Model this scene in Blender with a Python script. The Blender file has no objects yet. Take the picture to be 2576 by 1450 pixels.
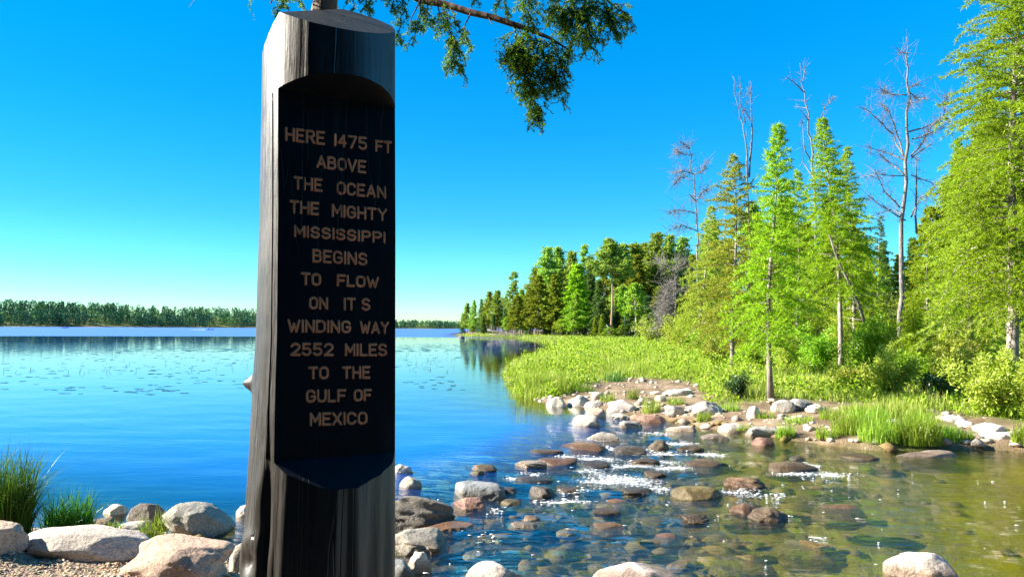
import bpy, bmesh, math, random
import numpy as np
from mathutils import Vector, Matrix
R_ = math.radians
C = bpy.context.scene.collection
scn = bpy.context.scene

# ------------------------------------------------------------------ camera
CAM_H = 1.95                      # eye above lake level
PITCH, ROLL, FPX = 2.97, 0.35, 1909.0
cam_d = bpy.data.cameras.new('camera'); cam = bpy.data.objects.new('camera', cam_d); C.objects.link(cam)
CM = Matrix.Rotation(R_(90 + PITCH), 3, 'X') @ Matrix.Rotation(R_(ROLL), 3, 'Z')
cam.matrix_world = Matrix.Translation((0, 0, CAM_H)) @ CM.to_4x4()
cam_d.sensor_width = 36; cam_d.lens = 36 * FPX / 2575.0
cam_d.clip_start = 0.05; cam_d.clip_end = 20000
scn.camera = cam

# ------------------------------------------------------------------ light
SUN_AZ, SUN_EL = 84.0, 29.0       # degrees to the left of the view, above the horizon
scn.view_settings.view_transform = 'Standard'; scn.view_settings.look = 'None'
scn.view_settings.exposure = 2.0; scn.view_settings.gamma = 1.0
w = bpy.data.worlds.new('World'); scn.world = w; w.use_nodes = True
nt = w.node_tree; nt.nodes.clear()
sky = nt.nodes.new('ShaderNodeTexSky'); sky.sky_type = 'NISHITA'; sky.sun_disc = False
sky.sun_elevation = R_(SUN_EL); sky.sun_rotation = R_(-SUN_AZ)
sky.air_density = 1.0; sky.dust_density = 0.0; sky.ozone_density = 3.0; sky.altitude = 400
hs = nt.nodes.new('ShaderNodeHueSaturation'); hs.inputs['Saturation'].default_value = 1.45; hs.inputs['Hue'].default_value = 0.488
bg = nt.nodes.new('ShaderNodeBackground'); bg.inputs['Strength'].default_value = 0.050
wo = nt.nodes.new('ShaderNodeOutputWorld')
nt.links.new(sky.outputs[0], hs.inputs['Color']); tint = nt.nodes.new('ShaderNodeMix'); tint.data_type = 'RGBA'; tint.blend_type = 'MULTIPLY'; tint.inputs[0].default_value = 1.0; tc = nt.nodes.new('ShaderNodeTexCoord'); sx = nt.nodes.new('ShaderNodeSeparateXYZ'); nt.links.new(tc.outputs['Generated'], sx.inputs[0])
rp_ = nt.nodes.new('ShaderNodeValToRGB'); e_ = rp_.color_ramp.elements; e_[0].position = 0.0; e_[0].color = (0.64, 1.0, 1.0, 1); e_[1].position = 0.9; e_[1].color = (0.75, 0.95, 1.0, 1)
for p_, c_ in ((0.06, (0.44, 0.90, 1.0, 1)), (0.14, (0.30, 0.80, 1.0, 1)), (0.28, (0.17, 0.90, 1.08, 1)), (0.42, (0.12, 1.06, 1.2, 1))):
    q_ = e_.new(p_); q_.color = c_
az_ = nt.nodes.new('ShaderNodeMath'); az_.operation = 'MULTIPLY_ADD'; az_.inputs[1].default_value = 0.30; az_.inputs[2].default_value = 1.12; nt.links.new(sx.outputs[0], az_.inputs[0])
vm_ = nt.nodes.new('ShaderNodeVectorMath'); vm_.operation = 'SCALE'; nt.links.new(rp_.outputs[0], vm_.inputs[0]); nt.links.new(az_.outputs[0], vm_.inputs['Scale'])
nt.links.new(sx.outputs[2], rp_.inputs[0]); nt.links.new(vm_.outputs[0], tint.inputs[7])
nt.links.new(hs.outputs[0], tint.inputs[6]); nt.links.new(tint.outputs[2], bg.inputs[0]); nt.links.new(bg.outputs[0], wo.inputs[0])
sl = bpy.data.lights.new('sun', 'SUN'); sl.energy = 5.0; sl.angle = R_(0.5); sl.color = (1.0, 0.93, 0.80)
sun = bpy.data.objects.new('sun', sl); C.objects.link(sun)
SD = Vector((-math.sin(R_(SUN_AZ)) * math.cos(R_(SUN_EL)), math.cos(R_(SUN_AZ)) * math.cos(R_(SUN_EL)), math.sin(R_(SUN_EL))))
sun.rotation_euler = SD.to_track_quat('Z', 'Y').to_euler(); sun.location = (-30, 10, 30)

# ------------------------------------------------------------------ picture to place
def ray(u, v):
    return CM @ Vector(((u - 1287.5) / FPX, -(v - 725.0) / FPX, -1.0))
def at(u, v, z=0.0):              # point of the level plane z seen at (u, v) of a 2575 x 1450 picture
    d = ray(u, v); t = (z - CAM_H) / d.z
    return Vector((d.x * t, d.y * t, z))
def atd(u, v, y):                 # point seen at (u, v) at depth y
    d = ray(u, v); t = y / d.y
    return Vector((d.x * t, y, CAM_H + d.z * t))

# ------------------------------------------------------------------ number helpers
def vnoise(P, seed=0):
    P = np.asarray(P, float); I = np.floor(P).astype(np.int64); F = P - I; F = F * F * (3 - 2 * F)
    def h(i, j, k):
        n = (i * 374761393 + j * 668265263 + k * 2147483647 * 3 + seed * 974634777) & 0xFFFFFFFF
        n = ((n ^ (n >> 13)) * 1274126177) & 0xFFFFFFFF
        n = ((n ^ (n >> 16)) * 2246822519) & 0xFFFFFFFF
        return ((n ^ (n >> 15)) & 0xFFFFFF) / float(0xFFFFFF)
    x, y, z = I[:, 0], I[:, 1], I[:, 2]; fx, fy, fz = F[:, 0], F[:, 1], F[:, 2]
    def L(a, b, t): return a + (b - a) * t
    return L(L(L(h(x, y, z), h(x+1, y, z), fx), L(h(x, y+1, z), h(x+1, y+1, z), fx), fy),
             L(L(h(x, y, z+1), h(x+1, y, z+1), fx), L(h(x, y+1, z+1), h(x+1, y+1, z+1), fx), fy), fz) * 2 - 1
def fbm(P, seed=0, o=4, g=0.5):
    s = 0; a = 1; P = np.asarray(P, float)
    for k in range(o):
        s = s + a * vnoise(P * (2 ** k), seed + k * 17); a *= g
    return s
def sstep(a, b, x):
    t = np.clip((x - a) / (b - a), 0, 1); return t * t * (3 - 2 * t)
def sdpoly(P, poly):              # signed distance to a polygon, positive inside
    P = np.asarray(P, float); poly = np.asarray(poly, float); n = len(poly)
    d = np.full(len(P), 1e18); inside = np.zeros(len(P), bool)
    for i in range(n):
        a = poly[i]; b = poly[(i + 1) % n]; e = b - a; q = P - a
        t = np.clip((q @ e) / max(e @ e, 1e-12), 0, 1)
        r = q - t[:, None] * e; d = np.minimum(d, (r * r).sum(1))
        c = ((a[1] <= P[:, 1]) != (b[1] <= P[:, 1]))
        if e[1] != 0:
            inside ^= c & (P[:, 0] < a[0] + (P[:, 1] - a[1]) / e[1] * e[0])
    d = np.sqrt(d); return np.where(inside, d, -d)

# ------------------------------------------------------------------ mesh helpers
class MB:
    def __init__(s): s.V = []; s.T = []; s.Q = []; s.n = 0
    def add(s, V, T=None, Q=None):
        V = np.asarray(V, float).reshape(-1, 3)
        if T is not None and len(T): s.T.append(np.asarray(T, int).reshape(-1, 3) + s.n)
        if Q is not None and len(Q): s.Q.append(np.asarray(Q, int).reshape(-1, 4) + s.n)
        s.V.append(V); s.n += len(V)
    def tris(s, V):               # loose triangles, V (m,3,3)
        V = np.asarray(V).reshape(-1, 3); s.add(V, T=np.arange(len(V)).reshape(-1, 3))
    def quads(s, V):
        V = np.asarray(V).reshape(-1, 3); s.add(V, Q=np.arange(len(V)).reshape(-1, 4))
    def tube(s, pts, rad, n=6, cap=True):
        pts = [Vector(p) for p in pts]; m = len(pts)
        if not hasattr(rad, '__len__'): rad = [rad] * m
        V = []; up = None
        for i in range(m):
            d = (pts[min(i + 1, m - 1)] - pts[max(i - 1, 0)])
            if d.length < 1e-9: d = Vector((0, 0, 1))
            d.normalize()
            if up is None: up = d.orthogonal().normalized()
            else:
                up = up - d * up.dot(d)
                up = up.normalized() if up.length > 1e-6 else d.orthogonal().normalized()
            b = d.cross(up)
            for k in range(n):
                a = 2 * math.pi * k / n
                V.append(pts[i] + (up * math.cos(a) + b * math.sin(a)) * rad[i])
        Q = [(i * n + k, i * n + (k + 1) % n, (i + 1) * n + (k + 1) % n, (i + 1) * n + k) for i in range(m - 1) for k in range(n)]
        T = []
        if cap:
            V.append(pts[0]); V.append(pts[-1]); c0 = m * n; c1 = c0 + 1
            T = [(c0, (k + 1) % n, k) for k in range(n)] + [(c1, (m - 1) * n + k, (m - 1) * n + (k + 1) % n) for k in range(n)]
        s.add([tuple(v) for v in V], T=T, Q=Q)
    def mesh(s, name, smooth=False):
        me = bpy.data.meshes.new(name)
        V = np.concatenate(s.V) if s.V else np.zeros((0, 3))
        T = np.concatenate(s.T) if s.T else np.zeros((0, 3), int); Q = np.concatenate(s.Q) if s.Q else np.zeros((0, 4), int)
        me.vertices.add(len(V)); me.vertices.foreach_set('co', V.ravel().astype(np.float32))
        me.loops.add(T.size + Q.size); me.loops.foreach_set('vertex_index', np.concatenate([T.ravel(), Q.ravel()]).astype(np.int32))
        st = np.concatenate([np.arange(len(T)) * 3, T.size + np.arange(len(Q)) * 4]).astype(np.int32)
        me.polygons.add(len(st)); me.polygons.foreach_set('loop_start', st)
        me.update(calc_edges=True); me.validate()
        if smooth: me.polygons.foreach_set('use_smooth', np.ones(len(me.polygons), bool))
        return me
def obj(name, mesh, mat=None, parent=None, smooth=False):
    if isinstance(mesh, MB): mesh = mesh.mesh(name, smooth)
    o = bpy.data.objects.new(name, mesh); C.objects.link(o)
    if mat is not None and not mesh.materials: mesh.materials.append(mat)
    if parent is not None: o.parent = parent
    return o
def tag(o, label=None, cat=None, group=None, kind=None):
    if label: o['label'] = label
    if cat: o['category'] = cat
    if group: o['group'] = group
    if kind: o['kind'] = kind
    return o
def thing(name, loc, label, cat, group=None, rz=0):
    o = bpy.data.objects.new(name, None); C.objects.link(o); o.location = loc; o.rotation_euler = (0, 0, rz); o.empty_display_size = 0.2
    return tag(o, label, cat, group)
def attr(me, name, vals):
    a = me.attributes.new(name, 'FLOAT', 'POINT'); a.data.foreach_set('value', np.asarray(vals, np.float32))

# ------------------------------------------------------------------ material helpers
class NT:
    def __init__(s, name):
        s.m = bpy.data.materials.new(name); s.m.use_nodes = True; s.t = s.m.node_tree; s.t.nodes.clear()
        s.out = s.n('ShaderNodeOutputMaterial')
    def n(s, kind, **kw):
        x = s.t.nodes.new(kind)
        for k, v in kw.items(): setattr(x, k, v)
        return x
    def l(s, a, b): s.t.links.new(a, b)
    def set(s, inp, v):
        if hasattr(v, 'is_output') or isinstance(v, bpy.types.NodeSocket): s.l(v, inp)
        else: inp.default_value = v
    def noise(s, scale, detail=4, rough=0.55, vec=None, dist=0):
        x = s.n('ShaderNodeTexNoise'); x.inputs['Scale'].default_value = scale; x.inputs['Detail'].default_value = detail
        x.inputs['Roughness'].default_value = rough; x.inputs['Distortion'].default_value = dist
        if vec is not None: s.l(vec, x.inputs['Vector'])
        return x.outputs['Fac']
    def voronoi(s, scale, vec=None, feature='F1', out='Distance'):
        x = s.n('ShaderNodeTexVoronoi', feature=feature); x.inputs['Scale'].default_value = scale
        if vec is not None: s.l(vec, x.inputs['Vector'])
        return x.outputs[out]
    def coords(s, out='Object'): return s.n('ShaderNodeTexCoord').outputs[out]
    def pos(s): return s.n('ShaderNodeNewGeometry').outputs['Position']
    def scale(s, vec, v):
        x = s.n('ShaderNodeVectorMath', operation='MULTIPLY'); s.l(vec, x.inputs[0]); x.inputs[1].default_value = v; return x.outputs[0]
    def ramp(s, fac, stops, interp='LINEAR'):
        x = s.n('ShaderNodeValToRGB'); s.l(fac, x.inputs[0]); e = x.color_ramp.elements; x.color_ramp.interpolation = interp
        while len(e) < len(stops): e.new(0.5)
        for k, (p, c) in enumerate(stops):
            e[k].position = p; e[k].color = (c, c, c, 1) if not hasattr(c, '__len__') else tuple(c) + (1,)
        return x.outputs[0]
    def mix(s, f, a, b, mode='MIX'):
        x = s.n('ShaderNodeMix', data_type='RGBA', blend_type=mode)
        s.set(x.inputs[0], f)
        for sock, v in ((x.inputs[6], a), (x.inputs[7], b)):
            if isinstance(v, bpy.types.NodeSocket): s.l(v, sock)
            else: sock.default_value = tuple(v) + (1,)
        return x.outputs[2]
    def math(s, op, a, b=0.0, clamp=False):
        x = s.n('ShaderNodeMath', operation=op); x.use_clamp = clamp; s.set(x.inputs[0], a); s.set(x.inputs[1], b); return x.outputs[0]
    def attr(s, name): return s.n('ShaderNodeAttribute', attribute_name=name).outputs['Fac']
    def bump(s, h, strength=0.5, dist=0.02, normal=None):
        x = s.n('ShaderNodeBump'); s.set(x.inputs['Strength'], strength); x.inputs['Distance'].default_value = dist; s.l(h, x.inputs['Height'])
        if normal is not None: s.l(normal, x.inputs['Normal'])
        return x.outputs[0]
    def principled(s, col, rough=0.8, normal=None, spec=0.5, coat=0.0, coat_r=0.1):
        x = s.n('ShaderNodeBsdfPrincipled')
        if isinstance(col, bpy.types.NodeSocket): s.l(col, x.inputs['Base Color'])
        else: x.inputs['Base Color'].default_value = tuple(col) + (1,)
        s.set(x.inputs['Roughness'], rough); s.set(x.inputs['Specular IOR Level'], spec)
        s.set(x.inputs['Coat Weight'], coat); x.inputs['Coat Roughness'].default_value = coat_r
        if normal is not None: s.l(normal, x.inputs['Normal'])
        return x.outputs[0]
    def done(s, shader): s.l(shader, s.out.inputs[0]); return s.m

def leaf_mat(name, cols, trans=0.35, gloss=0.0):
    t = NT(name); g = t.n('ShaderNodeNewGeometry'); big = t.noise(0.7, 3, vec=t.pos())
    f = t.math('ADD', t.math('MULTIPLY', g.outputs['Random Per Island'], 0.65), t.math('MULTIPLY', big, 0.5))
    n = len(cols); col = t.ramp(f, [(0.12 + 0.8 * k / max(n - 1, 1), c) for k, c in enumerate(cols)])
    oi = t.n('ShaderNodeObjectInfo')
    hsv = t.n('ShaderNodeHueSaturation'); t.l(col, hsv.inputs['Color'])
    t.l(t.math('ADD', t.math('MULTIPLY', oi.outputs['Random'], 0.5), 0.75), hsv.inputs['Value'])
    t.l(t.math('ADD', t.math('MULTIPLY', oi.outputs['Random'], 0.03), 0.485), hsv.inputs['Hue'])
    col = hsv.outputs[0]
    d = t.n('ShaderNodeBsdfDiffuse'); t.l(col, d.inputs[0]); tr = t.n('ShaderNodeBsdfTranslucent'); t.l(col, tr.inputs[0])
    m = t.n('ShaderNodeMixShader'); m.inputs[0].default_value = trans; t.l(d.outputs[0], m.inputs[1]); t.l(tr.outputs[0], m.inputs[2])
    gl = t.n('ShaderNodeBsdfGlossy'); gl.inputs['Roughness'].default_value = 0.4
    m2 = t.n('ShaderNodeMixShader'); m2.inputs[0].default_value = gloss; t.l(m.outputs[0], m2.inputs[1]); t.l(gl.outputs[0], m2.inputs[2])
    return t.done(m2.outputs[0])
def bark_mat(name, cols, scale=8.0, stretch=0.25, bump=0.6, rough=0.85):
    t = NT(name); p = t.scale(t.coords(), (1, 1, stretch)); n = t.noise(scale, 6, 0.65, p, 0.4)
    v = t.voronoi(scale * 1.6, p); col = t.ramp(n, [(0.3 + 0.45 * k / max(len(cols) - 1, 1), c) for k, c in enumerate(cols)])
    h = t.math('ADD', n, t.math('MULTIPLY', v, 0.6))
    return t.done(t.principled(col, rough, t.bump(h, bump, 0.015), 0.2))

M = {}
M['larch'] = leaf_mat('larch_needles', [(0.13, 0.25, 0.012), (0.27, 0.44, 0.02), (0.42, 0.57, 0.035)], 0.5)
M['larch_soft'] = leaf_mat('larch_needles_olive', [(0.18, 0.25, 0.02), (0.34, 0.43, 0.04), (0.48, 0.55, 0.09)], 0.5)
M['larch_near'] = leaf_mat('larch_needles_near', [(0.03, 0.12, 0.02), (0.10, 0.23, 0.018), (0.32, 0.42, 0.03)], 0.55)
M['pine'] = leaf_mat('pine_needles', [(0.13, 0.26, 0.055), (0.26, 0.40, 0.06), (0.40, 0.50, 0.065)], 0.55)
M['spruce'] = leaf_mat('spruce_needles', [(0.055, 0.14, 0.05), (0.11, 0.22, 0.055), (0.19, 0.31, 0.06)], 0.48)
M['olive'] = leaf_mat('olive_needles', [(0.12, 0.17, 0.015), (0.22, 0.28, 0.022), (0.33, 0.38, 0.04)], 0.5)
M['broad'] = leaf_mat('broad_leaves', [(0.12, 0.24, 0.012), (0.24, 0.42, 0.02), (0.38, 0.54, 0.04)], 0.5, 0.03)
M['willow'] = leaf_mat('willow_leaves', [(0.17, 0.25, 0.02), (0.34, 0.43, 0.03), (0.54, 0.58, 0.12)], 0.48, 0.03)
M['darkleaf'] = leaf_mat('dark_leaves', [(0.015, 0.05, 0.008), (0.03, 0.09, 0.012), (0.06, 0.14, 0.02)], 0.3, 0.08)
M['shade_darkened'] = leaf_mat('shade_forest_leaves', [(0.006, 0.018, 0.01), (0.012, 0.03, 0.012)], 0.1)  # near-black green, forest shade put into the leaf colour
M['weed'] = leaf_mat('weed_leaves', [(0.11, 0.24, 0.015), (0.25, 0.44, 0.02), (0.50, 0.60, 0.10)], 0.48)
M['farwood'] = leaf_mat('far_forest_leaves', [(0.018, 0.055, 0.028), (0.03, 0.085, 0.035), (0.05, 0.12, 0.04), (0.16, 0.27, 0.035)], 0.15, 0.0)
M['grass'] = leaf_mat('meadow_grass', [(0.10, 0.20, 0.012), (0.21, 0.34, 0.02), (0.33, 0.44, 0.05), (0.56, 0.58, 0.17)], 0.45, 0.02)
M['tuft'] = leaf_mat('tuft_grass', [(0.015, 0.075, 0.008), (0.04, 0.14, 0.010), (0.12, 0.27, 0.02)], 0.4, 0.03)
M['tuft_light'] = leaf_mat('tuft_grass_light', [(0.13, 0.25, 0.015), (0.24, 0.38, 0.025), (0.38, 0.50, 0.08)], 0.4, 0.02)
M['bark'] = bark_mat('larch_bark', [(0.05, 0.035, 0.028), (0.20, 0.15, 0.12), (0.42, 0.36, 0.31)], 14, 0.22, 0.9)
M['bark_far'] = bark_mat('grey_bark', [(0.10, 0.08, 0.06), (0.26, 0.22, 0.19), (0.45, 0.40, 0.36)], 5, 0.5, 0.5)
M['bark_pine'] = bark_mat('pine_bark', [(0.20, 0.12, 0.08), (0.38, 0.25, 0.18), (0.5, 0.38, 0.30)], 3, 0.3, 0.4)
M['bark_birch'] = bark_mat('birch_bark', [(0.12, 0.11, 0.10), (0.62, 0.60, 0.54), (0.75, 0.73, 0.68)], 3, 3.0, 0.2)
M['dead'] = bark_mat('dead_wood', [(0.06, 0.05, 0.045), (0.18, 0.16, 0.145), (0.33, 0.30, 0.275)], 9, 0.3, 0.5)
M['twig'] = bark_mat('twig_bark', [(0.05, 0.035, 0.025), (0.12, 0.08, 0.06), (0.2, 0.15, 0.11)], 20, 0.3, 0.4)

def rock_mat():
    t = NT('granite'); oi = t.n('ShaderNodeObjectInfo'); p = t.coords()
    off = t.n('ShaderNodeVectorMath', operation='ADD'); t.l(p, off.inputs[0]); t.l(oi.outputs['Location'], off.inputs[1]); p = off.outputs[0]
    big = t.noise(3.0, 5, 0.6, p, 0.3); fine = t.noise(55, 3, 0.6, p); sp = t.voronoi(120, p)
    col = t.mix(t.ramp(big, [(0.35, 0.0), (0.65, 1.0)]), oi.outputs['Color'], (1.2, 1.12, 1.0), 'MULTIPLY')
    col = t.mix(t.ramp(big, [(0.36, 0.6), (0.48, 0.0)]), col, (0.58, 0.53, 0.48), 'MULTIPLY')
    col = t.mix(t.math('MULTIPLY', t.ramp(fine, [(0.42, 1.0), (0.52, 0.0)]), 0.55), col, (0.42, 0.40, 0.38), 'MULTIPLY')
    col = t.mix(t.math('MULTIPLY', t.ramp(sp, [(0.0, 1.0), (0.3, 0.0)]), 0.35), col, (0.85, 0.78, 0.72))
    lich = t.noise(9, 6, 0.7, p, 0.6)
    col = t.mix(t.math('MULTIPLY', t.ramp(lich, [(0.61, 0.0), (0.68, 1.0)]), 0.38), col, (0.20, 0.19, 0.165))
    z = t.n('ShaderNodeSeparateXYZ'); t.l(t.pos(), z.inputs[0])
    zz = t.math('ADD', z.outputs[2], t.math('MULTIPLY', t.math('SUBTRACT', big, 0.5), 0.10))
    wet = t.ramp(t.math('ADD', t.math('MULTIPLY', zz, 4.0), 0.5), [(0.30, 1.0), (0.56, 0.0)])
    col = t.mix(t.math('MULTIPLY', wet, 0.75), col, (0.34, 0.25, 0.16), 'MULTIPLY')
    h = t.math('ADD', t.math('MULTIPLY', t.noise(12, 8, 0.7, p, 0.5), 1.0), t.math('MULTIPLY', fine, 0.30))
    rough = t.math('SUBTRACT', 0.82, t.math('MULTIPLY', wet, 0.45))
    return t.done(t.principled(col, rough, t.bump(h, 0.75, 0.035), 0.4))
M['rock'] = rock_mat()
# ------------------------------------------------------------------ the lie of the land
def W2(pts, z=0.0): return np.array([[at(u, v, z).x, at(u, v, z).y] for u, v in pts])
NEAR_BANK = np.vstack([W2([(-700, 1262), (-300, 1275), (0, 1312), (200, 1330), (420, 1345), (590, 1372), (700, 1425), (1000, 1470), (1300, 1490), (1700, 1490), (2600, 1560)]),
                       [[12, 3.5], [30, 2], [30, -40], [-40, -40], [-40, 7]]])
RIGHT_BANK = np.vstack([W2([(1150, 839), (1172, 847), (1300, 849), (1385, 862), (1415, 874), (1330, 896), (1275, 918), (1268, 940), (1315, 985), (1380, 1012), (1520, 1030), (1690, 1045), (1800, 1064), (1960, 1086),
                            (2060, 1098), (2200, 1112), (2300, 1112), (2480, 1112), (2600, 1122), (3300, 1165)]),
                        [[60, 9], [2000, 40], [3000, 3000], [60, 900], [-20, 420]]])
GRASS = np.vstack([W2([(1172, 846), (1300, 848), (1385, 861), (1420, 873), (1335, 895), (1280, 916), (1272, 938), (1312, 980), (1400, 985), (1480, 965), (1560, 952), (1660, 955), (1750, 966), (1785, 1008), (1880, 1012),
                       (1960, 1004), (2100, 1012), (2230, 1022), (2385, 1034), (2420, 1040), (2600, 1056), (3300, 1110)], 0.25), [[60, 12], [400, 60], [400, 300], [30, 190], [-20, 190]]])
RP0 = at(1000, 1205).xy; RP1 = at(1480, 1062).xy; rdir = (RP1 - RP0).normalized(); RN = np.array([rdir.y, -rdir.x]); RPA = np.array(RP0)
GRASS2 = W2([(2115, 1046), (2230, 1034), (2320, 1040), (2345, 1070), (2380, 1092), (2370, 1108), (2250, 1104), (2130, 1082)], 0.2)
def hill_h(az):                    # wooded rise beyond the lake, by bearing
    return np.interp(az, [-1.2, -0.6, -0.45, -0.35, -0.2, -0.12, 0.1, 1.2], [20, 17, 13, 11, 6, 3, 2, 8])
def far_r(az): return np.interp(az, [-1.2, -0.6, -0.3, -0.15, -0.05, 0.05, 1.2], [900, 950, 1000, 1080, 1150, 1200, 1200])
def streamness(P): return sstep(-1.2, 1.6, (P - RPA) @ RN) * sstep(40, 25, P[:, 1])
def ground_z(P):
    P = np.asarray(P, float).reshape(-1, 2); r = np.hypot(P[:, 0], P[:, 1]); az = np.arctan2(P[:, 0], P[:, 1])
    wob = 0.12 * fbm(np.c_[P * 0.9, np.zeros(len(P))], 5, 3) * sstep(0, 8, r)
    sn = sdpoly(P, NEAR_BANK) + wob; sr = sdpoly(P, RIGHT_BANK) + wob * (1 + r / 60); sf = r - far_r(az) + 20 * vnoise(np.c_[az * 30, az * 0, az * 0], 3)
    s = np.maximum(np.maximum(sn, sr), sf)
    hmax = np.where(sn > sr, 0.36, 0.30)
    kland = np.where(sn > sr, 1.1, 1.6)
    land = hmax * (1 - np.exp(-np.maximum(s, 0) / kland))
    land = land + np.where(sr > 30, np.minimum((sr - 30) * 0.012, 4), 0) + hill_h(az) * sstep(5, 130, sf)
    st = streamness(P)
    dmax = 2.6 * (1 - st) + 0.42 * st; k = 9.0 * (1 - st) + 1.3 * st
    bed = -dmax * (1 - np.exp(np.minimum(s, 0) / k)) - 0.12 * st * sstep(0, -0.5, s)
    n = 0.035 * fbm(np.c_[P * 2.2, np.zeros(len(P))], 11, 4) * sstep(300, 40, r) + 0.012 * fbm(np.c_[P * 9, np.zeros(len(P))], 13, 3) * sstep(30, 12, r)
    return np.where(s > 0, land, bed) + n * np.clip(np.abs(s) * 1.5, 0.15, 1), s, sn, sr, sf
def gz(x, y): return float(ground_z([[x, y]])[0][0])
def hit(u, v):         # where the line of sight meets the ground or the water
    d = ray(u, v); o = Vector((0, 0, CAM_H)); t = np.linspace(2.5, 120, 4000) / d.y
    P = np.stack([d.x * t, d.y * t], 1); g = np.maximum(ground_z(P)[0], -0.1 * streamness(P))
    k = np.argmax(CAM_H + d.z * t <= g); return Vector((P[k, 0], P[k, 1], g[k]))
def polar(nr, r0, r1, front, back):
    rr = r0 * (r1 / r0) ** (np.arange(nr) / (nr - 1)); a = np.concatenate([np.linspace(-0.85, 0.85, front), np.linspace(0.85, 2 * math.pi - 0.85, back + 1)[1:-1]])
    n = len(a); X = np.outer(rr, np.sin(a)).ravel(); Y = np.outer(rr, np.cos(a)).ravel()
    i, j = np.meshgrid(np.arange(nr - 1), np.arange(n), indexing='ij'); j2 = (j + 1) % n
    Q = np.stack([i * n + j, (i + 1) * n + j, (i + 1) * n + j2, i * n + j2], -1).reshape(-1, 4)
    return np.c_[X, Y], Q, n
P, Q, nc = polar(330, 0.6, 9000, 520, 90)
z, s, sn, sr, sf = ground_z(P)
mb = MB(); ctr = len(P)
mb.add(np.vstack([np.c_[P, z], [[0, 0, z[:nc].mean()]]]), T=[(ctr, (k + 1) % nc, k) for k in range(nc)], Q=Q[:, ::-1])
gme = mb.mesh('ground', True)
sg = np.maximum(sdpoly(P, GRASS), sdpoly(P, GRASS2) - .1)
def ext(a, v): return np.r_[a, v]
attr(gme, 'grassy', ext(np.maximum(sstep(-0.3, 0.4, sg + 0.3 * fbm(np.c_[P, P[:, :1] * 0], 8, 3)), sstep(0, 20, sf)) , 0))
attr(gme, 'gravel', ext(sstep(-0.1, 0.15, sn), 1))
lvl = -0.10 * streamness(P)
attr(gme, 'dry', ext(sstep(-0.05, 0.03, z - lvl), 1))
attr(gme, 'olive', ext(sstep(-0.10, -0.30, z - lvl) * sstep(0.5, 4.0, P[:, 0] - 0.25 * (P[:, 1] - 8)), 0))
attr(gme, 'depth', ext(sstep(-0.2, -2.0, z), 0))
def ground_mat():
    t = NT('ground_soil'); p = t.pos(); n1 = t.noise(1.6, 6, 0.6, p); n2 = t.noise(14, 5, 0.65, p)
    v = t.voronoi(42, p); vc = t.voronoi(42, p, out='Color'); v2 = t.voronoi(9, p); v2c = t.voronoi(9, p, out='Color')
    gcol = t.mix(0.5, t.ramp(n2, [(0.3, (0.20, 0.14, 0.085)), (0.7, (0.46, 0.36, 0.25))]), t.mix(0.55, (0.42, 0.33, 0.24), vc, 'MULTIPLY'))
    gcol = t.mix(t.math('MULTIPLY', t.ramp(v, [(0.25, 0.0), (0.6, 1.0)]), 0.6), gcol, (0.10, 0.07, 0.045))
    scol = t.mix(t.ramp(n1, [(0.35, 0.0), (0.65, 1.0)]), (0.13, 0.085, 0.05), (0.36, 0.27, 0.18)); scol = t.mix(t.math('MULTIPLY', n2, 0.5), scol, (0.12, 0.08, 0.05))
    dry = t.mix(t.attr('gravel'), scol, gcol)
    grs = t.ramp(n2, [(0.3, (0.05, 0.07, 0.015)), (0.7, (0.14, 0.17, 0.04))])
    dry = t.mix(t.attr('grassy'), dry, grs)
    cob = t.mix(t.math('MULTIPLY', t.ramp(v2, [(0.1, 1.0), (0.55, 0.0)]), 0.8), (0.08, 0.065, 0.02), t.mix(0.5, (0.34, 0.25, 0.11), v2c, 'MULTIPLY'))
    bed = t.mix(t.math('MULTIPLY', t.attr('olive'), t.ramp(n1, [(0.30, 0.45), (0.55, 1.0)])), cob, (0.27, 0.22, 0.004))
    bed = t.mix(t.attr('depth'), bed, (0.006, 0.02, 0.03))  # dark deep-bed silt, its colour also standing in for light the water absorbs
    col = t.mix(t.attr('dry'), bed, dry)
    h = t.math('SUBTRACT', t.math('MULTIPLY', n2, 0.6), t.math('MULTIPLY', v, 0.8))
    return t.done(t.principled(col, 0.9, t.bump(h, 0.8, 0.02), 0.2))
tag(obj('ground', gme, ground_mat()), kind='structure')

# ------------------------------------------------------------------ water
FOAM = [(1560, 1196, 70, 12), (1510, 1204, 60, 9), (1600, 1206, 70, 8), (1440, 1232, 45, 7), (1425, 1254, 70, 6), (1500, 1104, 30, 6), (1440, 1146, 50, 5), (1500, 1150, 60, 6), (1570, 1166, 80, 7),
        (1660, 1136, 60, 6), (1700, 1112, 60, 5), (1640, 1090, 50, 4), (1640, 1222, 60, 6), (2030, 1168, 35, 6), (2010, 1186, 90, 6), (2100, 1192, 80, 4), (1860, 1228, 60, 6), (1930, 1240, 60, 4), (1250, 1284, 30, 3),
        (1340, 1190, 40, 4), (1300, 1200, 40, 5), (1365, 1256, 40, 5), (1950, 1290, 40, 3), (1230, 1352, 50, 3), (1640, 1156, 70, 6), (1780, 1140, 60, 4), (1560, 1124, 60, 5), (1700, 1175, 60, 5), (1480, 1180, 50, 7), (2060, 1355, 30, 3)]
P, Q, nc = polar(420, 2.0, 9000, 640, 60)
gzv, s, sn, sr, sf = ground_z(P); st = streamness(P); r = np.hypot(P[:, 0], P[:, 1])
rap = st * (0.12 + 0.88 * sstep(11.5, 1.0, (P - RPA) @ RN))
P3 = np.c_[P, np.zeros(len(P))]
def ripple(P, r):
    wv = 0.026 * fbm(np.c_[P[:, 0] * 1.1, P[:, 1] * 3.0, P[:, 0] * 0], 21, 4, 0.55); return wv
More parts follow.
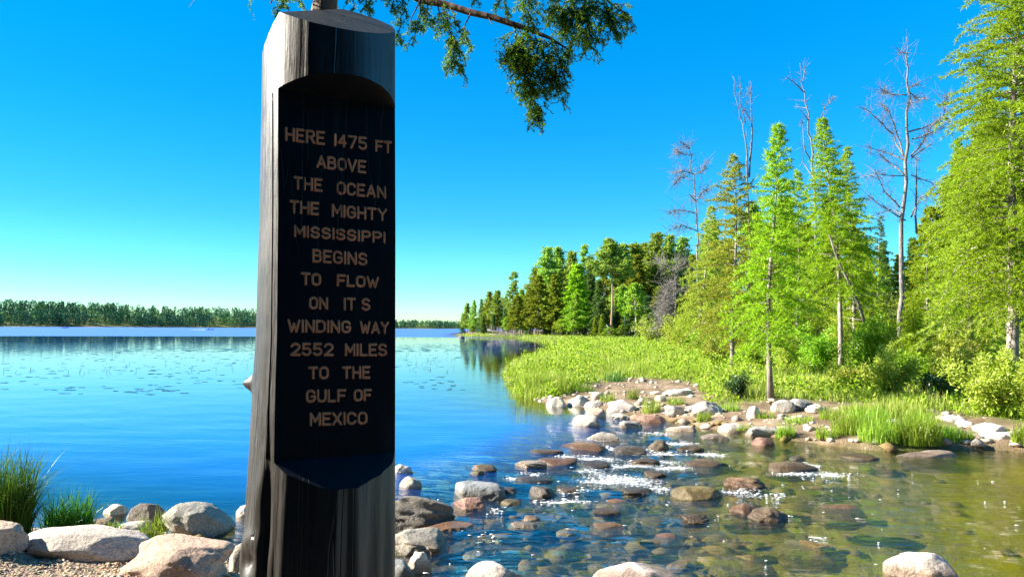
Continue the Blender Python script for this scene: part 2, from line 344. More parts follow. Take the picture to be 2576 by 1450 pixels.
core = np.exp(-(((P - RPA) @ RN - 2.2) / 2.4) ** 2) * st
wz = -0.10 * st + ripple(P, r) * (rap * 0.40 + core * 1.0) * sstep(40, 25, r) + 0.004 * fbm(np.c_[P[:, 0] * .8, P[:, 1] * 2.2, P[:, 0] * 0], 31, 3) * sstep(60, 8, r)
foam = np.zeros(len(P))
for (u, v, a, b) in FOAM:
    c = at(u, v, -0.08); d = c.y; su = 1.5 * a / FPX * d; sv = abs(at(u, v - b, -.08).y - at(u, v + b, -.08).y) * 0.5
    foam = np.maximum(foam, np.exp(-((P[:, 0] - c.x) / su) ** 2 - ((P[:, 1] - c.y) / sv) ** 2))
mb = MB(); mb.add(np.c_[P, wz], Q=Q[:, ::-1]); wme = mb.mesh('lake_water', True)
foam = np.maximum(foam, 0.42 * np.exp(-(((P - RPA) @ RN - 2.6) / 1.5) ** 2) * st * sstep(9.5, 11.5, P[:, 1]) * sstep(17, 14, P[:, 1]))
attr(wme, 'foam', foam); attr(wme, 'rapid', np.clip(rap + core, 0, 1)); attr(wme, 'deep', (1 - st) * sstep(0.15, 1.3, -gzv)); attr(wme, 'wind', sstep(150, 165, r + 8 * vnoise(np.c_[P[:, 0] * 0.02, P[:, 1] * 0.0, P[:, 0] * 0], 3)))
attr(wme, 'near', sstep(45, 9, r))
def water_mat():
    t = NT('lake_water'); p = t.pos(); rp = t.attr('rapid')
    b1 = t.noise(1.0, 5, 0.55, t.scale(p, (1.1, 3.6, 1)), 0.8); b2 = t.noise(1.0, 5, 0.6, t.scale(p, (3.0, 9.0, 1)), 1.0); b3 = t.noise(1.0, 3, 0.6, t.scale(p, (0.10, 0.5, 1)))
    h = t.math('ADD', t.math('MULTIPLY', b2, t.math('ADD', t.math('MULTIPLY', rp, 0.62), 0.014)), t.math('MULTIPLY', b1, t.math('ADD', t.math('MULTIPLY', rp, 1.05), t.math('MULTIPLY', t.attr('near'), 0.10))))
    h = t.math('ADD', h, t.math('MULTIPLY', b3, t.math('MULTIPLY', t.attr('wind'), 3.0)))
    nrm = t.bump(h, 1.0, 0.045)
    dt = t.n('ShaderNodeVectorMath', operation='DOT_PRODUCT'); t.l(nrm, dt.inputs[0]); t.l(t.n('ShaderNodeNewGeometry').outputs['Incoming'], dt.inputs[1])
    sch = t.math('POWER', t.math('SUBTRACT', 1.0, t.math('ABSOLUTE', dt.outputs['Value']), True), 3.4); sch = t.math('ADD', t.math('MULTIPLY', sch, 0.97), 0.03)
    gl = t.n('ShaderNodeBsdfGlossy'); t.l(nrm, gl.inputs['Normal']); t.l(t.math('ADD', t.math('MULTIPLY', t.attr('wind'), 0.42), 0.015), gl.inputs['Roughness'])
    tr = t.n('ShaderNodeBsdfTransparent'); tr.inputs[0].default_value = (0.72, 0.74, 0.55, 1)
    bd = t.n('ShaderNodeBsdfDiffuse'); bd.inputs[0].default_value = (0.010, 0.12, 0.60, 1)
    body = t.n('ShaderNodeMixShader'); t.l(t.attr('deep'), body.inputs[0]); t.l(tr.outputs[0], body.inputs[1]); t.l(bd.outputs[0], body.inputs[2])
    m = t.n('ShaderNodeMixShader'); t.l(t.math('MULTIPLY', sch, t.math('SUBTRACT', 1.0, t.math('MULTIPLY', t.attr('wind'), 0.72))), m.inputs[0]); t.l(body.outputs[0], m.inputs[1]); t.l(gl.outputs[0], m.inputs[2])
    fn = t.noise(1.0, 6, 0.75, t.scale(p, (13, 30, 1)), 1.0); fn2 = t.noise(1.0, 3, 0.6, t.scale(p, (26, 60, 1)))
    fm = t.math('ADD', t.math('MULTIPLY', t.attr('foam'), 0.26), t.math('ADD', t.math('MULTIPLY', fn, 0.62), t.math('MULTIPLY', fn2, 0.38)))
    fm = t.math('MULTIPLY', t.ramp(fm, [(0.70, 0.0), (0.77, 1.0)]), t.ramp(t.attr('foam'), [(0.02, 0.0), (0.2, 1.0)]))
    fd = t.n('ShaderNodeBsdfDiffuse'); fd.inputs[0].default_value = (0.85, 0.88, 0.9, 1)
    m2 = t.n('ShaderNodeMixShader'); t.l(fm, m2.inputs[0]); t.l(m.outputs[0], m2.inputs[1]); t.l(fd.outputs[0], m2.inputs[2])
    return t.done(m2.outputs[0])
tag(obj('lake_water', wme, water_mat()), kind='structure')
def white_water():
    rg = np.random.RandomState(41); P = []; S = []
    for (u, v, a, b) in FOAM:
        c = at(u, v, -0.09); d = c.y; sx = .75 * a / FPX * d; sy = abs(at(u, v - b, -.09).y - at(u, v + b, -.09).y) * 0.42; n = int(20 + 260 * sx * sy / (d / 12) ** 2)
        t_ = rg.uniform(-1, 1, n); q = np.c_[c.x + t_ * sx + rg.normal(size=n) * sx * .25, c.y + rg.normal(size=n) * sy * .4 - t_ * sy * .25 + .10 * np.sin(t_ * 9 + u)]; P.append(q); S.append(rg.uniform(.005, .017, n) * rg.rand(n) ** .6 * (d / 12) ** .5)
    n = 90; q = np.c_[rg.uniform(-1, 8, n), rg.uniform(6, 11, n)]; k = (streamness(q) > .6) & (ground_z(q)[1] < -.5); P.append(q[k]); S.append(rg.uniform(.004, .008, k.sum()))
    P = np.concatenate(P); S = np.concatenate(S); st_ = streamness(P); r_ = (P - RPA) @ RN; k = ground_z(P)[0] < -.16; P = P[k]; S = S[k]; st_ = st_[k]; r_ = r_[k]
    z = -0.10 * st_ + ripple(P, None) * (st_ * (0.12 + 0.88 * sstep(11.5, 1.0, r_)) * .4 + np.exp(-((r_ - 2.2) / 2.4) ** 2) * st_); bm = bmesh.new(); bmesh.ops.create_icosphere(bm, subdivisions=1, radius=1.0); V0 = np.array([v.co[:] for v in bm.verts]); T0 = np.array([[v.index for v in f.verts] for f in bm.faces]); bm.free()
    n = len(P); A = np.stack([S * rg.uniform(1.5, 4.5, n), S * rg.uniform(.7, 1.6, n), S * rg.uniform(.2, .5, n)], 1); V = V0[None] * (1 + .3 * rg.normal(size=(n, len(V0), 1))) * A[:, None] + np.c_[P, z + .001][:, None]
    mb = MB(); mb.add(V, T=(T0[None] + (np.arange(n) * len(V0))[:, None, None]).reshape(-1, 3)); t = NT('white_water'); tag(obj('foam', mb, t.done(t.principled((.86, .89, .92), .35))), 'flecks of white foam and bubbles on the rapids', 'foam', kind='stuff')
white_water()

# ------------------------------------------------------------------ wooden post with the inscription
PX, PY = -0.62, 2.60
PZ0, PZ1 = gz(PX, PY) - 0.15, 3.4
def prof(z):
    e = z - CAM_H; k = [-1.6, -0.84, -0.44, -0.03, 0.35, 1.0]
    return np.interp(e, k, [0.285, 0.253, 0.241, 0.230, 0.226, 0.222]), np.interp(e, k, [-0.040, -0.024, -0.017, -0.012, -0.013, -0.020])
def painted(name, col, rough, grain, spec=0.5, coat=0.0, coat_r=0.25):
    t = NT(name); p = t.scale(t.coords(), (1, 1, 0.05)); n = t.noise(60, 5, 0.6, p, 0.3); n2 = t.noise(3.5, 4, 0.6, t.coords())
    c = t.mix(t.math('MULTIPLY', n2, 0.6), col, tuple(x * 0.55 for x in col)); c = t.mix(t.ramp(n, [(0.35, 0.5), (0.5, 0.0)]), c, tuple(x * 0.4 for x in col))
    ck = t.ramp(t.noise(9, 3, 0.5, t.scale(t.coords(), (1, 1, 0.035)), 0.2), [(0.492, 0.0), (0.5, 1.0), (0.508, 0.0)]); c = t.mix(t.math('MULTIPLY', ck, 0.8), c, (0.003, 0.003, 0.003))
    hh = t.math('ADD', t.math('SUBTRACT', t.math('MULTIPLY', n, grain), t.math('MULTIPLY', ck, 1.5 * grain)), t.math('MULTIPLY', t.noise(120, 3, 0.6, t.coords()), 0.12))
    worn = t.noise(7, 5, 0.65, t.scale(t.coords(), (1, 1, 0.3)), 0.5); c = t.mix(t.math('MULTIPLY', t.ramp(worn, [(0.58, 0.0), (0.68, 1.0)]), 0.35), c, tuple(x * 3.2 + 0.006 for x in col))
    rr = t.math('ADD', rough, t.math('ADD', t.math('MULTIPLY', t.math('SUBTRACT', n2, 0.5), 0.2), t.math('ADD', t.math('MULTIPLY', t.math('SUBTRACT', worn, 0.5), 0.35), t.math('MULTIPLY', t.math('SUBTRACT', t.noise(220, 3, 0.6, t.scale(t.coords(), (1, 1, 0.08))), 0.5), 0.5))))
    return t.done(t.principled(c, rr, t.bump(hh, 0.5, 0.004), spec, coat, coat_r))
M['paint'] = painted('brown_gloss_paint', (0.017, 0.0125, 0.009), 0.46, 1.0, 0.65, 0.0, 0.28)
M['panel'] = painted('black_panel_paint', (0.0045, 0.006, 0.0095), 0.45, 0.25, 0.12)
M['letter'] = painted('letter_paint', (0.95, 0.30, 0.13), 0.7, 0.3, 0.2)
NA = R_(33.0); NV = Vector((math.sin(NA), -math.cos(NA), 0)); SV = Vector((math.cos(NA), math.sin(NA), 0)); AX = Vector((PX, PY, 0)); D0 = 0.083; KP = 0.030; NP_ = (NV + Vector((0, 0, KP))).normalized()
def on_panel(u, v, lift=0.0):
    d = ray(u, v); o = Vector((0, 0, CAM_H)); q = AX + NV * (D0 + lift) + Vector((0, 0, 2.71)); t = (q - o).dot(NP_) / d.dot(NP_); return o + d * t
ZT = (on_panel(713, 231).z + on_panel(988, 268).z) / 2; ZB = (on_panel(697, 1157).z + on_panel(985, 1140).z) / 2
post = thing('monument_post', (PX, PY, gz(PX, PY)), 'tall dark wooden monument post with carved words about the river', 'monument')
def make_log():
    nth, nz = 224, 300; th = np.linspace(0, 2 * math.pi, nth, endpoint=False); zz = np.linspace(PZ0, PZ1, nz)
    TH, ZZ = np.meshgrid(th, zz); TH = TH.ravel(); ZZ = ZZ.ravel(); R, ox = prof(ZZ)
    q = np.c_[np.cos(TH) * 3.2, np.sin(TH) * 3.2, ZZ * 0.55]; low = sstep(1.75, 1.1, ZZ)
    lat = np.abs(np.cos(TH - R_(233)))
    R = R + 0.0035 * vnoise(q * 1.5, 4) + 0.0016 * vnoise(np.c_[np.cos(TH) * 14, np.sin(TH) * 14, ZZ * 0.5], 6) + low * (0.013 * vnoise(q * np.array([1.6, 1.6, 1.2]), 9) + 0.006 * vnoise(q * np.array([4, 4, 2.5]), 12))
    def bumpat(u, v, amp, wth, wz):
        e = atd(u, v, PY); an = math.atan2(-0.10, -1.0) if u < 700 else math.atan2(-1, (u - 830) / 170)
        dth = (TH - an + math.pi) % (2 * math.pi) - math.pi
        return amp * np.exp(-(dth / wth) ** 2 - ((ZZ - e.z) / wz) ** 2)
    R = R + bumpat(640, 962, 0.040, 0.085, 0.024) + bumpat(700, 1210, 0.010, 0.12, 0.10) - bumpat(735, 1330, 0.022, 0.05, 0.22)
    an = math.atan2(-0.80, -0.80); dth = (TH - an + math.pi) % (2 * math.pi) - math.pi; zk = atd(650, 1370, PY).z
    rk = np.hypot(dth * 0.24, (ZZ - zk) * 0.8); R = R + 0.012 * np.exp(-((rk - 0.05) / 0.028) ** 2) - 0.012 * np.exp(-(rk / 0.02) ** 2)
    V = np.c_[PX + ox + R * np.cos(TH), PY + R * np.sin(TH), ZZ]
    i, j = np.meshgrid(np.arange(nz - 1), np.arange(nth), indexing='ij'); j2 = (j + 1) % nth
    Q = np.stack([i * nth + j, i * nth + j2, (i + 1) * nth + j2, (i + 1) * nth + j], -1).reshape(-1, 4)
    me = bpy.data.meshes.new('log'); me.from_pydata(V.tolist(), [], Q.tolist() + [list(range(nth))[::-1], [(nz - 1) * nth + k for k in range(nth)]])
    bm = bmesh.new(); bm.from_mesh(me)
    for co, no in (((PX, PY, 3.03), (0.25, -0.52, 1.0)), ((PX - 0.105, PY - 0.02, 3.03), (-1.25, -0.12, 1.0))):
        g = bmesh.ops.bisect_plane(bm, geom=bm.verts[:] + bm.edges[:] + bm.faces[:], dist=1e-6, plane_co=co, plane_no=no, clear_outer=True)
        ed = [e for e in bm.edges if e.is_boundary]; bmesh.ops.contextual_create(bm, geom=ed)
    bmesh.ops.recalc_face_normals(bm, faces=bm.faces); bm.to_mesh(me); bm.free(); return me
lme = make_log()
lo = bpy.data.objects.new('log', lme); C.objects.link(lo); lme.materials.append(M['paint'])
far = 0.42; DB = D0 + KP * (2.71 - ZB); DT = D0 + KP * (2.71 - ZT); prof2 = [(DB, ZB), (DT, ZT), (far, ZT + 0.36 * (far - DT)), (far, ZB - 0.70 * (far - DB))]
cv = [AX + NV * n + SV * sx + Vector((0, 0, zz)) for sx in (-0.6, 0.6) for n, zz in prof2]
cme = bpy.data.meshes.new('cutter'); cme.from_pydata([tuple(v) for v in cv], [], [(0, 1, 2, 3), (7, 6, 5, 4), (0, 4, 5, 1), (1, 5, 6, 2), (2, 6, 7, 3), (3, 7, 4, 0)])
bm = bmesh.new(); bm.from_mesh(cme); bmesh.ops.recalc_face_normals(bm, faces=bm.faces); bm.to_mesh(cme); bm.free()
cme.materials.append(M['panel'])
co_ = bpy.data.objects.new('cutter', cme); C.objects.link(co_)
md = lo.modifiers.new('b', 'BOOLEAN'); md.operation = 'DIFFERENCE'; md.object = co_; md.solver = 'EXACT'; md.material_mode = 'TRANSFER'
dg = bpy.context.evaluated_depsgraph_get(); res = bpy.data.meshes.new_from_object(lo.evaluated_get(dg), depsgraph=dg)
bpy.data.objects.remove(lo); bpy.data.objects.remove(co_)
def split(me, keep, name, mat, smooth):
    bm = bmesh.new(); bm.from_mesh(me); bmesh.ops.delete(bm, geom=[f for f in bm.faces if not keep(f)], context='FACES')
    out = bpy.data.meshes.new(name)
    for f in bm.faces: f.material_index = 0; f.smooth = smooth and len(f.verts) <= 5
    bm.to_mesh(out); bm.free(); out.materials.append(mat); return out
pi = max(range(len(res.materials)), key=lambda k: res.materials[k] is not None and res.materials[k].name.startswith('black_panel'))
base = Vector(post.location)
def cut_facet(f): return f.material_index == pi
def flat_panel(f): return cut_facet(f) and f.normal.dot(NV) > 0.97
M['facet'] = painted('black_facet_paint', (0.006, 0.009, 0.016), 0.5, 0.4, 0.2)
for nm, keep, mt, sm in (('log', lambda f: not cut_facet(f), M['paint'], True), ('inscription_panel', flat_panel, M['panel'], False), ('upper_chamfer', lambda f: cut_facet(f) and not flat_panel(f) and f.normal.z < 0, M['facet'], False), ('lower_chamfer', lambda f: cut_facet(f) and not flat_panel(f) and f.normal.z >= 0, M['facet'], False)):
    me = split(res, keep, nm, mt, sm)
    me.transform(Matrix.Translation(-base))
    o = obj(nm, me, None, post)
    if nm == 'log':
        sel = o; me.set_sharp_from_angle(angle=R_(50))
    if nm == 'inscription_panel': panel = o
# crack along the left of the panel
mb = MB(); pts = []
for k in range(40):
    zc = ZT - 0.01 - (ZT - ZB - 0.02) * k / 39; R, ox = prof(zc)
    a0 = math.atan2(NV.y, NV.x) - math.acos((D0 + KP * (2.71 - zc)) / R) - 0.085
    pts.append((PX + ox + (R + 0.0005) * math.cos(a0) , PY + (R + 0.0005) * math.sin(a0), zc))
mb.tube([Vector(p) - base for p in pts], 0.0016, 5); obj('crack', mb, M['panel'], post)

# lettering, one stroke font
def arc(cx, cy, rx, ry, a0, a1, n=10): return [(cx + rx * math.cos(R_(a0 + (a1 - a0) * k / n)), cy + ry * math.sin(R_(a0 + (a1 - a0) * k / n))) for k in range(n + 1)]
def rbox(w, r=0.3): return arc(r, r, r, r, 270, 180, 5) + arc(r, 1 - r, r, r, 180, 90, 5) + arc(w - r, 1 - r, r, r, 90, 0, 5) + arc(w - r, r, r, r, 0, -90, 5) + [(r, 0)]
G = {'A': (.66, [[(0, 0), (.33, 1), (.66, 0)], [(.11, .3), (.55, .3)]]),
 'B': (.60, [[(0, 0), (0, 1), (.32, 1)] + arc(.34, .77, .22, .23, 90, -90) + [(0, .54)], [(.3, .54)] + arc(.34, .27, .26, .27, 90, -90) + [(0, 0)]]),
 'C': (.60, [arc(.3, .72, .3, .28, 15, 180, 8) + arc(.3, .28, .3, .28, 180, 345, 8)]),
 'D': (.62, [[(0, 0), (0, 1), (.3, 1)] + arc(.3, .68, .32, .32, 90, 0, 6) + arc(.3, .32, .32, .32, 0, -90, 6) + [(0, 0)]]),
 'E': (.54, [[(.54, 1), (0, 1), (0, 0), (.54, 0)], [(0, .52), (.46, .52)]]),
 'F': (.54, [[(.54, 1), (0, 1), (0, 0)], [(0, .5), (.46, .5)]]),
 'G': (.62, [arc(.3, .72, .3, .28, 20, 180, 8) + arc(.31, .28, .31, .28, 180, 360, 10) + [(.62, .46), (.36, .46)]]),
 'H': (.60, [[(0, 0), (0, 1)], [(.6, 0), (.6, 1)], [(0, .5), (.6, .5)]]),
 'I': (.02, [[(.01, 0), (.01, 1)]]),
 'L': (.50, [[(0, 1), (0, 0), (.5, 0)]]),
 'M': (.70, [[(0, 0), (0, 1), (.35, .32), (.70, 1), (.70, 0)]]),
 'N': (.60, [[(0, 0), (0, 1), (.6, 0), (.6, 1)]]),
 'O': (.60, [rbox(.60, .29)]),
 'P': (.58, [[(0, 0), (0, 1), (.3, 1)] + arc(.31, .73, .27, .27, 90, -90) + [(0, .46)]]),
 'R': (.58, [[(0, 0), (0, 1), (.3, 1)] + arc(.31, .74, .27, .26, 90, -90) + [(0, .48)], [(.28, .48), (.58, 0)]]),
 'S': (.58, [arc(.29, .75, .28, .25, 20, 270, 12) + arc(.29, .25, .29, .25, 90, -160, 12)]),
 'T': (.60, [[(0, 1), (.6, 1)], [(.3, 1), (.3, 0)]]),
 'U': (.60, [[(0, 1), (0, .3)] + arc(.3, .3, .3, .3, 180, 360, 10) + [(.6, 1)]]),
 'V': (.62, [[(0, 1), (.31, 0), (.62, 1)]]),
 'W': (.84, [[(0, 1), (.22, 0), (.42, .7), (.62, 0), (.84, 1)]]),
 'X': (.60, [[(0, 0), (.6, 1)], [(0, 1), (.6, 0)]]),
 'Y': (.62, [[(0, 1), (.31, .5), (.62, 1)], [(.31, .5), (.31, 0)]]),
 '1': (.02, [[(.01, 0), (.01, 1)]]),
 '2': (.60, [arc(.3, .72, .29, .28, 165, -35, 12) + [(0, 0), (.6, 0)]]),
 '4': (.62, [[(.44, 0), (.44, 1), (0, .3), (.62, .3)]]),
 '5': (.58, [[(.54, 1), (.04, 1), (.04, .56), (.28, .60)] + arc(.28, .30, .30, .30, 85, -150, 12)]),
 '7': (.58, [[(0, 1), (.58, 1), (.2, 0)]])}
Z5 = lambda x, y: ((1000 + x / 2.416) / 1.46563, (400 + y / 2.416) / 1.46563)
Z6 = lambda x, y: ((1000 + x / 2.416) / 1.46563, (1000 + y / 2.416) / 1.46563)
WORDS = [(Z5, 'HERE', 120, 478, 165, 288, 202, 325), (Z5, '1475', 556, 852, 222, 336, 252, 372), (Z5, 'FT', 922, 1075, 278, 385, 290, 402), (Z5, 'ABOVE', 398, 845, 412, 528, 460, 578),
 (Z5, 'THE', 193, 455, 600, 718, 622, 742), (Z5, 'OCEAN', 578, 1022, 645, 765, 690, 802), (Z5, 'THE', 160, 425, 812, 932, 832, 950), (Z5, 'MIGHTY', 535, 1030, 848, 965, 890, 1003),
 (Z5, 'MISSISSIPPI', 200, 1018, 1035, 1142, 1095, 1200), (Z5, 'BEGINS', 362, 855, 1248, 1368, 1282, 1398), (Z6, 'TO', 262, 442, 5, 122, 15, 128), (Z6, 'FLOW', 580, 958, 22, 132, 45, 148),
 (Z6, 'ON', 332, 505, 222, 335, 228, 338), (Z6, 'IT', 640, 752, 230, 345, 232, 347), (Z6, 'S', 800, 882, 235, 350, 235, 350), (Z6, 'WINDING', 142, 710, 425, 542, 435, 548), (Z6, 'WAY', 785, 1048, 440, 552, 445, 556),
 (Z6, '2552', 168, 555, 632, 750, 634, 752), (Z6, 'MILES', 652, 1030, 640, 752, 638, 754), (Z6, 'TO', 328, 510, 845, 958, 842, 958), (Z6, 'THE', 628, 882, 843, 955, 838, 954),
 (Z6, 'GULF', 305, 665, 1050, 1168, 1045, 1160), (Z6, 'OF', 730, 895, 1045, 1155, 1042, 1152), (Z6, 'MEXICO', 340, 855, 1255, 1375, 1245, 1360)]
def corners(st):
    out = [[st[0]]]
    for k in range(1, len(st)):
        out[-1].append(st[k])
        if k < len(st) - 1:
            a = Vector(st[k]) - Vector(st[k - 1]); c = Vector(st[k + 1]) - Vector(st[k])
            if a.length > 1e-6 and c.length > 1e-6 and a.angle(c) > R_(40): out.append([st[k]])
    return out
mb = MB(); SW = 0.0047; rngL = random.Random(4)
for Zf, word, x0, x1, t0, b0, t1, b1 in WORDS:
    gap = 0.27; tot = sum(G[c][0] for c in word) + gap * (len(word) - 1); pad = 11
    x = 0
    for c in word:
        gw, strokes = G[c]; strokes = [q for s0 in strokes for q in corners(s0)]
        for k, stk in enumerate(strokes):
            pts = []
            for (gx, gy) in stk:
                fx = (x + gx) / tot; X = x0 + pad + (x1 - x0 - 2 * pad) * fx; tp = t0 + (t1 - t0) * fx + pad; bs = b0 + (b1 - b0) * fx - pad
                pts.append(on_panel(*Zf(X, bs + (tp - bs) * gy), 0.0006 + 0.0001 * k) - base)
            a = (pts[0] - pts[1]).normalized() * SW; b = (pts[-1] - pts[-2]).normalized() * SW
            if (pts[0] - pts[-1]).length > 1e-4:
                P2 = [pts[0] + a, pts[0] + a * 0.75, pts[0] + a * 0.3] + pts + [pts[-1] + b * 0.3, pts[-1] + b * 0.75, pts[-1] + b]
                rd = [SW * 0.15, SW * 0.68, SW * 0.95] + [SW] * len(pts) + [SW * 0.95, SW * 0.68, SW * 0.15]
            else: P2, rd = pts, [SW] * len(pts)
            mb.tube(P2, rd, 8)
        x += gw + gap
lm = mb.mesh('lettering', True)
co = np.empty(len(lm.vertices) * 3, np.float32); lm.vertices.foreach_get('co', co); co = co.reshape(-1, 3)
pn = np.array(NV); pn = np.array(NP_); pc = np.array(AX + NV * D0 + Vector((0, 0, 2.71)) - base); dd = (co - pc) @ pn
co = co + np.outer(dd * 0.28 - dd, pn); lm.vertices.foreach_set('co', co.ravel()); lm.update()
obj('lettering', lm, M['letter'], panel)
# ------------------------------------------------------------------ rocks
def ico(sub):
    bm = bmesh.new(); bmesh.ops.create_icosphere(bm, subdivisions=sub, radius=1.0)
    V = np.array([v.co[:] for v in bm.verts]); T = np.array([[v.index for v in f.verts] for f in bm.faces]); bm.free(); return V, T
ICO = {k: ico(k) for k in (2, 3, 4, 5)}
PAL = {'pale': (.50, .46, .40), 'grey': (.34, .32, .29), 'dark': (.16, .145, .125), 'pink': (.50, .37, .29), 'red': (.31, .19, .15), 'brown': (.22, .165, .10), 'olive': (.26, .22, .08), 'rust': (.31, .20, .12), 'white': (.62, .56, .52), 'blue': (.22, .24, .25)}
def rock_mesh(seed, sx, sy, sz, kind, sub):
    V, T = ICO[sub]; V = V.copy(); rg = np.random.RandomState(seed)
    off = rg.rand(3) * 50
    if kind == 'block':            # squared and split
        p = 9.0; V = V / (np.abs(V) ** p).sum(1, keepdims=True) ** (1 / p) * 0.92
    elif kind == 'slab':
        p = 3.5; n2 = (np.abs(V) ** p).sum(1, keepdims=True) ** (1 / p); V = V / n2 * 0.95
    V = V * (1 + 0.16 * fbm(V * 1.1 + off, seed, 2)[:, None])
    ncut = {'round': 6, 'block': 3, 'slab': 5, 'sharp': 11, 'dome': 2, 'layer': 6}.get(kind, 4)
    for k in range(ncut):
        n = rg.normal(size=3); n[2] = abs(n[2]) * 0.8; n /= np.linalg.norm(n)
        d = rg.uniform(0.62, 0.86) if kind in ('sharp', 'layer') else rg.uniform(0.74, 0.93)
        q = V @ n; ex = np.maximum(q - d, 0); V = V - np.outer(ex * 0.9, n)
    N = V / np.linalg.norm(V, axis=1, keepdims=True)
    amp = {'round': .035, 'dome': .03, 'block': .05, 'slab': .05, 'sharp': .055, 'layer': .05}.get(kind, .045)
    V = V + N * (amp * fbm(V * 3.2 + off, seed + 1, 4, 0.55))[:, None]
    if sub >= 5: 
        rid = 1 - np.abs(fbm(V * 5 + off, seed + 3, 3)); V = V + N * (0.018 * (rid - 0.6))[:, None] + N * (0.008 * fbm(V * 22 + off, seed + 5, 2))[:, None]
    if kind == 'layer':
        V = V + N * (0.035 * np.sin((V[:, 2] * 2.2 + V[:, 0] * 0.9 + 0.3 * vnoise(V * 2 + off, seed)) * 9))[:, None]
    V = V - (V.max(0) + V.min(0)) / 2; V = V / V.max(0)
    mb = MB(); mb.add(V * np.array([sx, sy, sz]), T=T); me = mb.mesh('rock', True)
    if kind in ('sharp', 'block', 'layer', 'slab'): me.set_sharp_from_angle(angle=R_(38))
    return me
def vary(c, rg): 
    k = rg.uniform(0.88, 1.12); return (c[0] * k * rg.uniform(.96, 1.04), c[1] * k, c[2] * k * rg.uniform(.95, 1.05), 1)
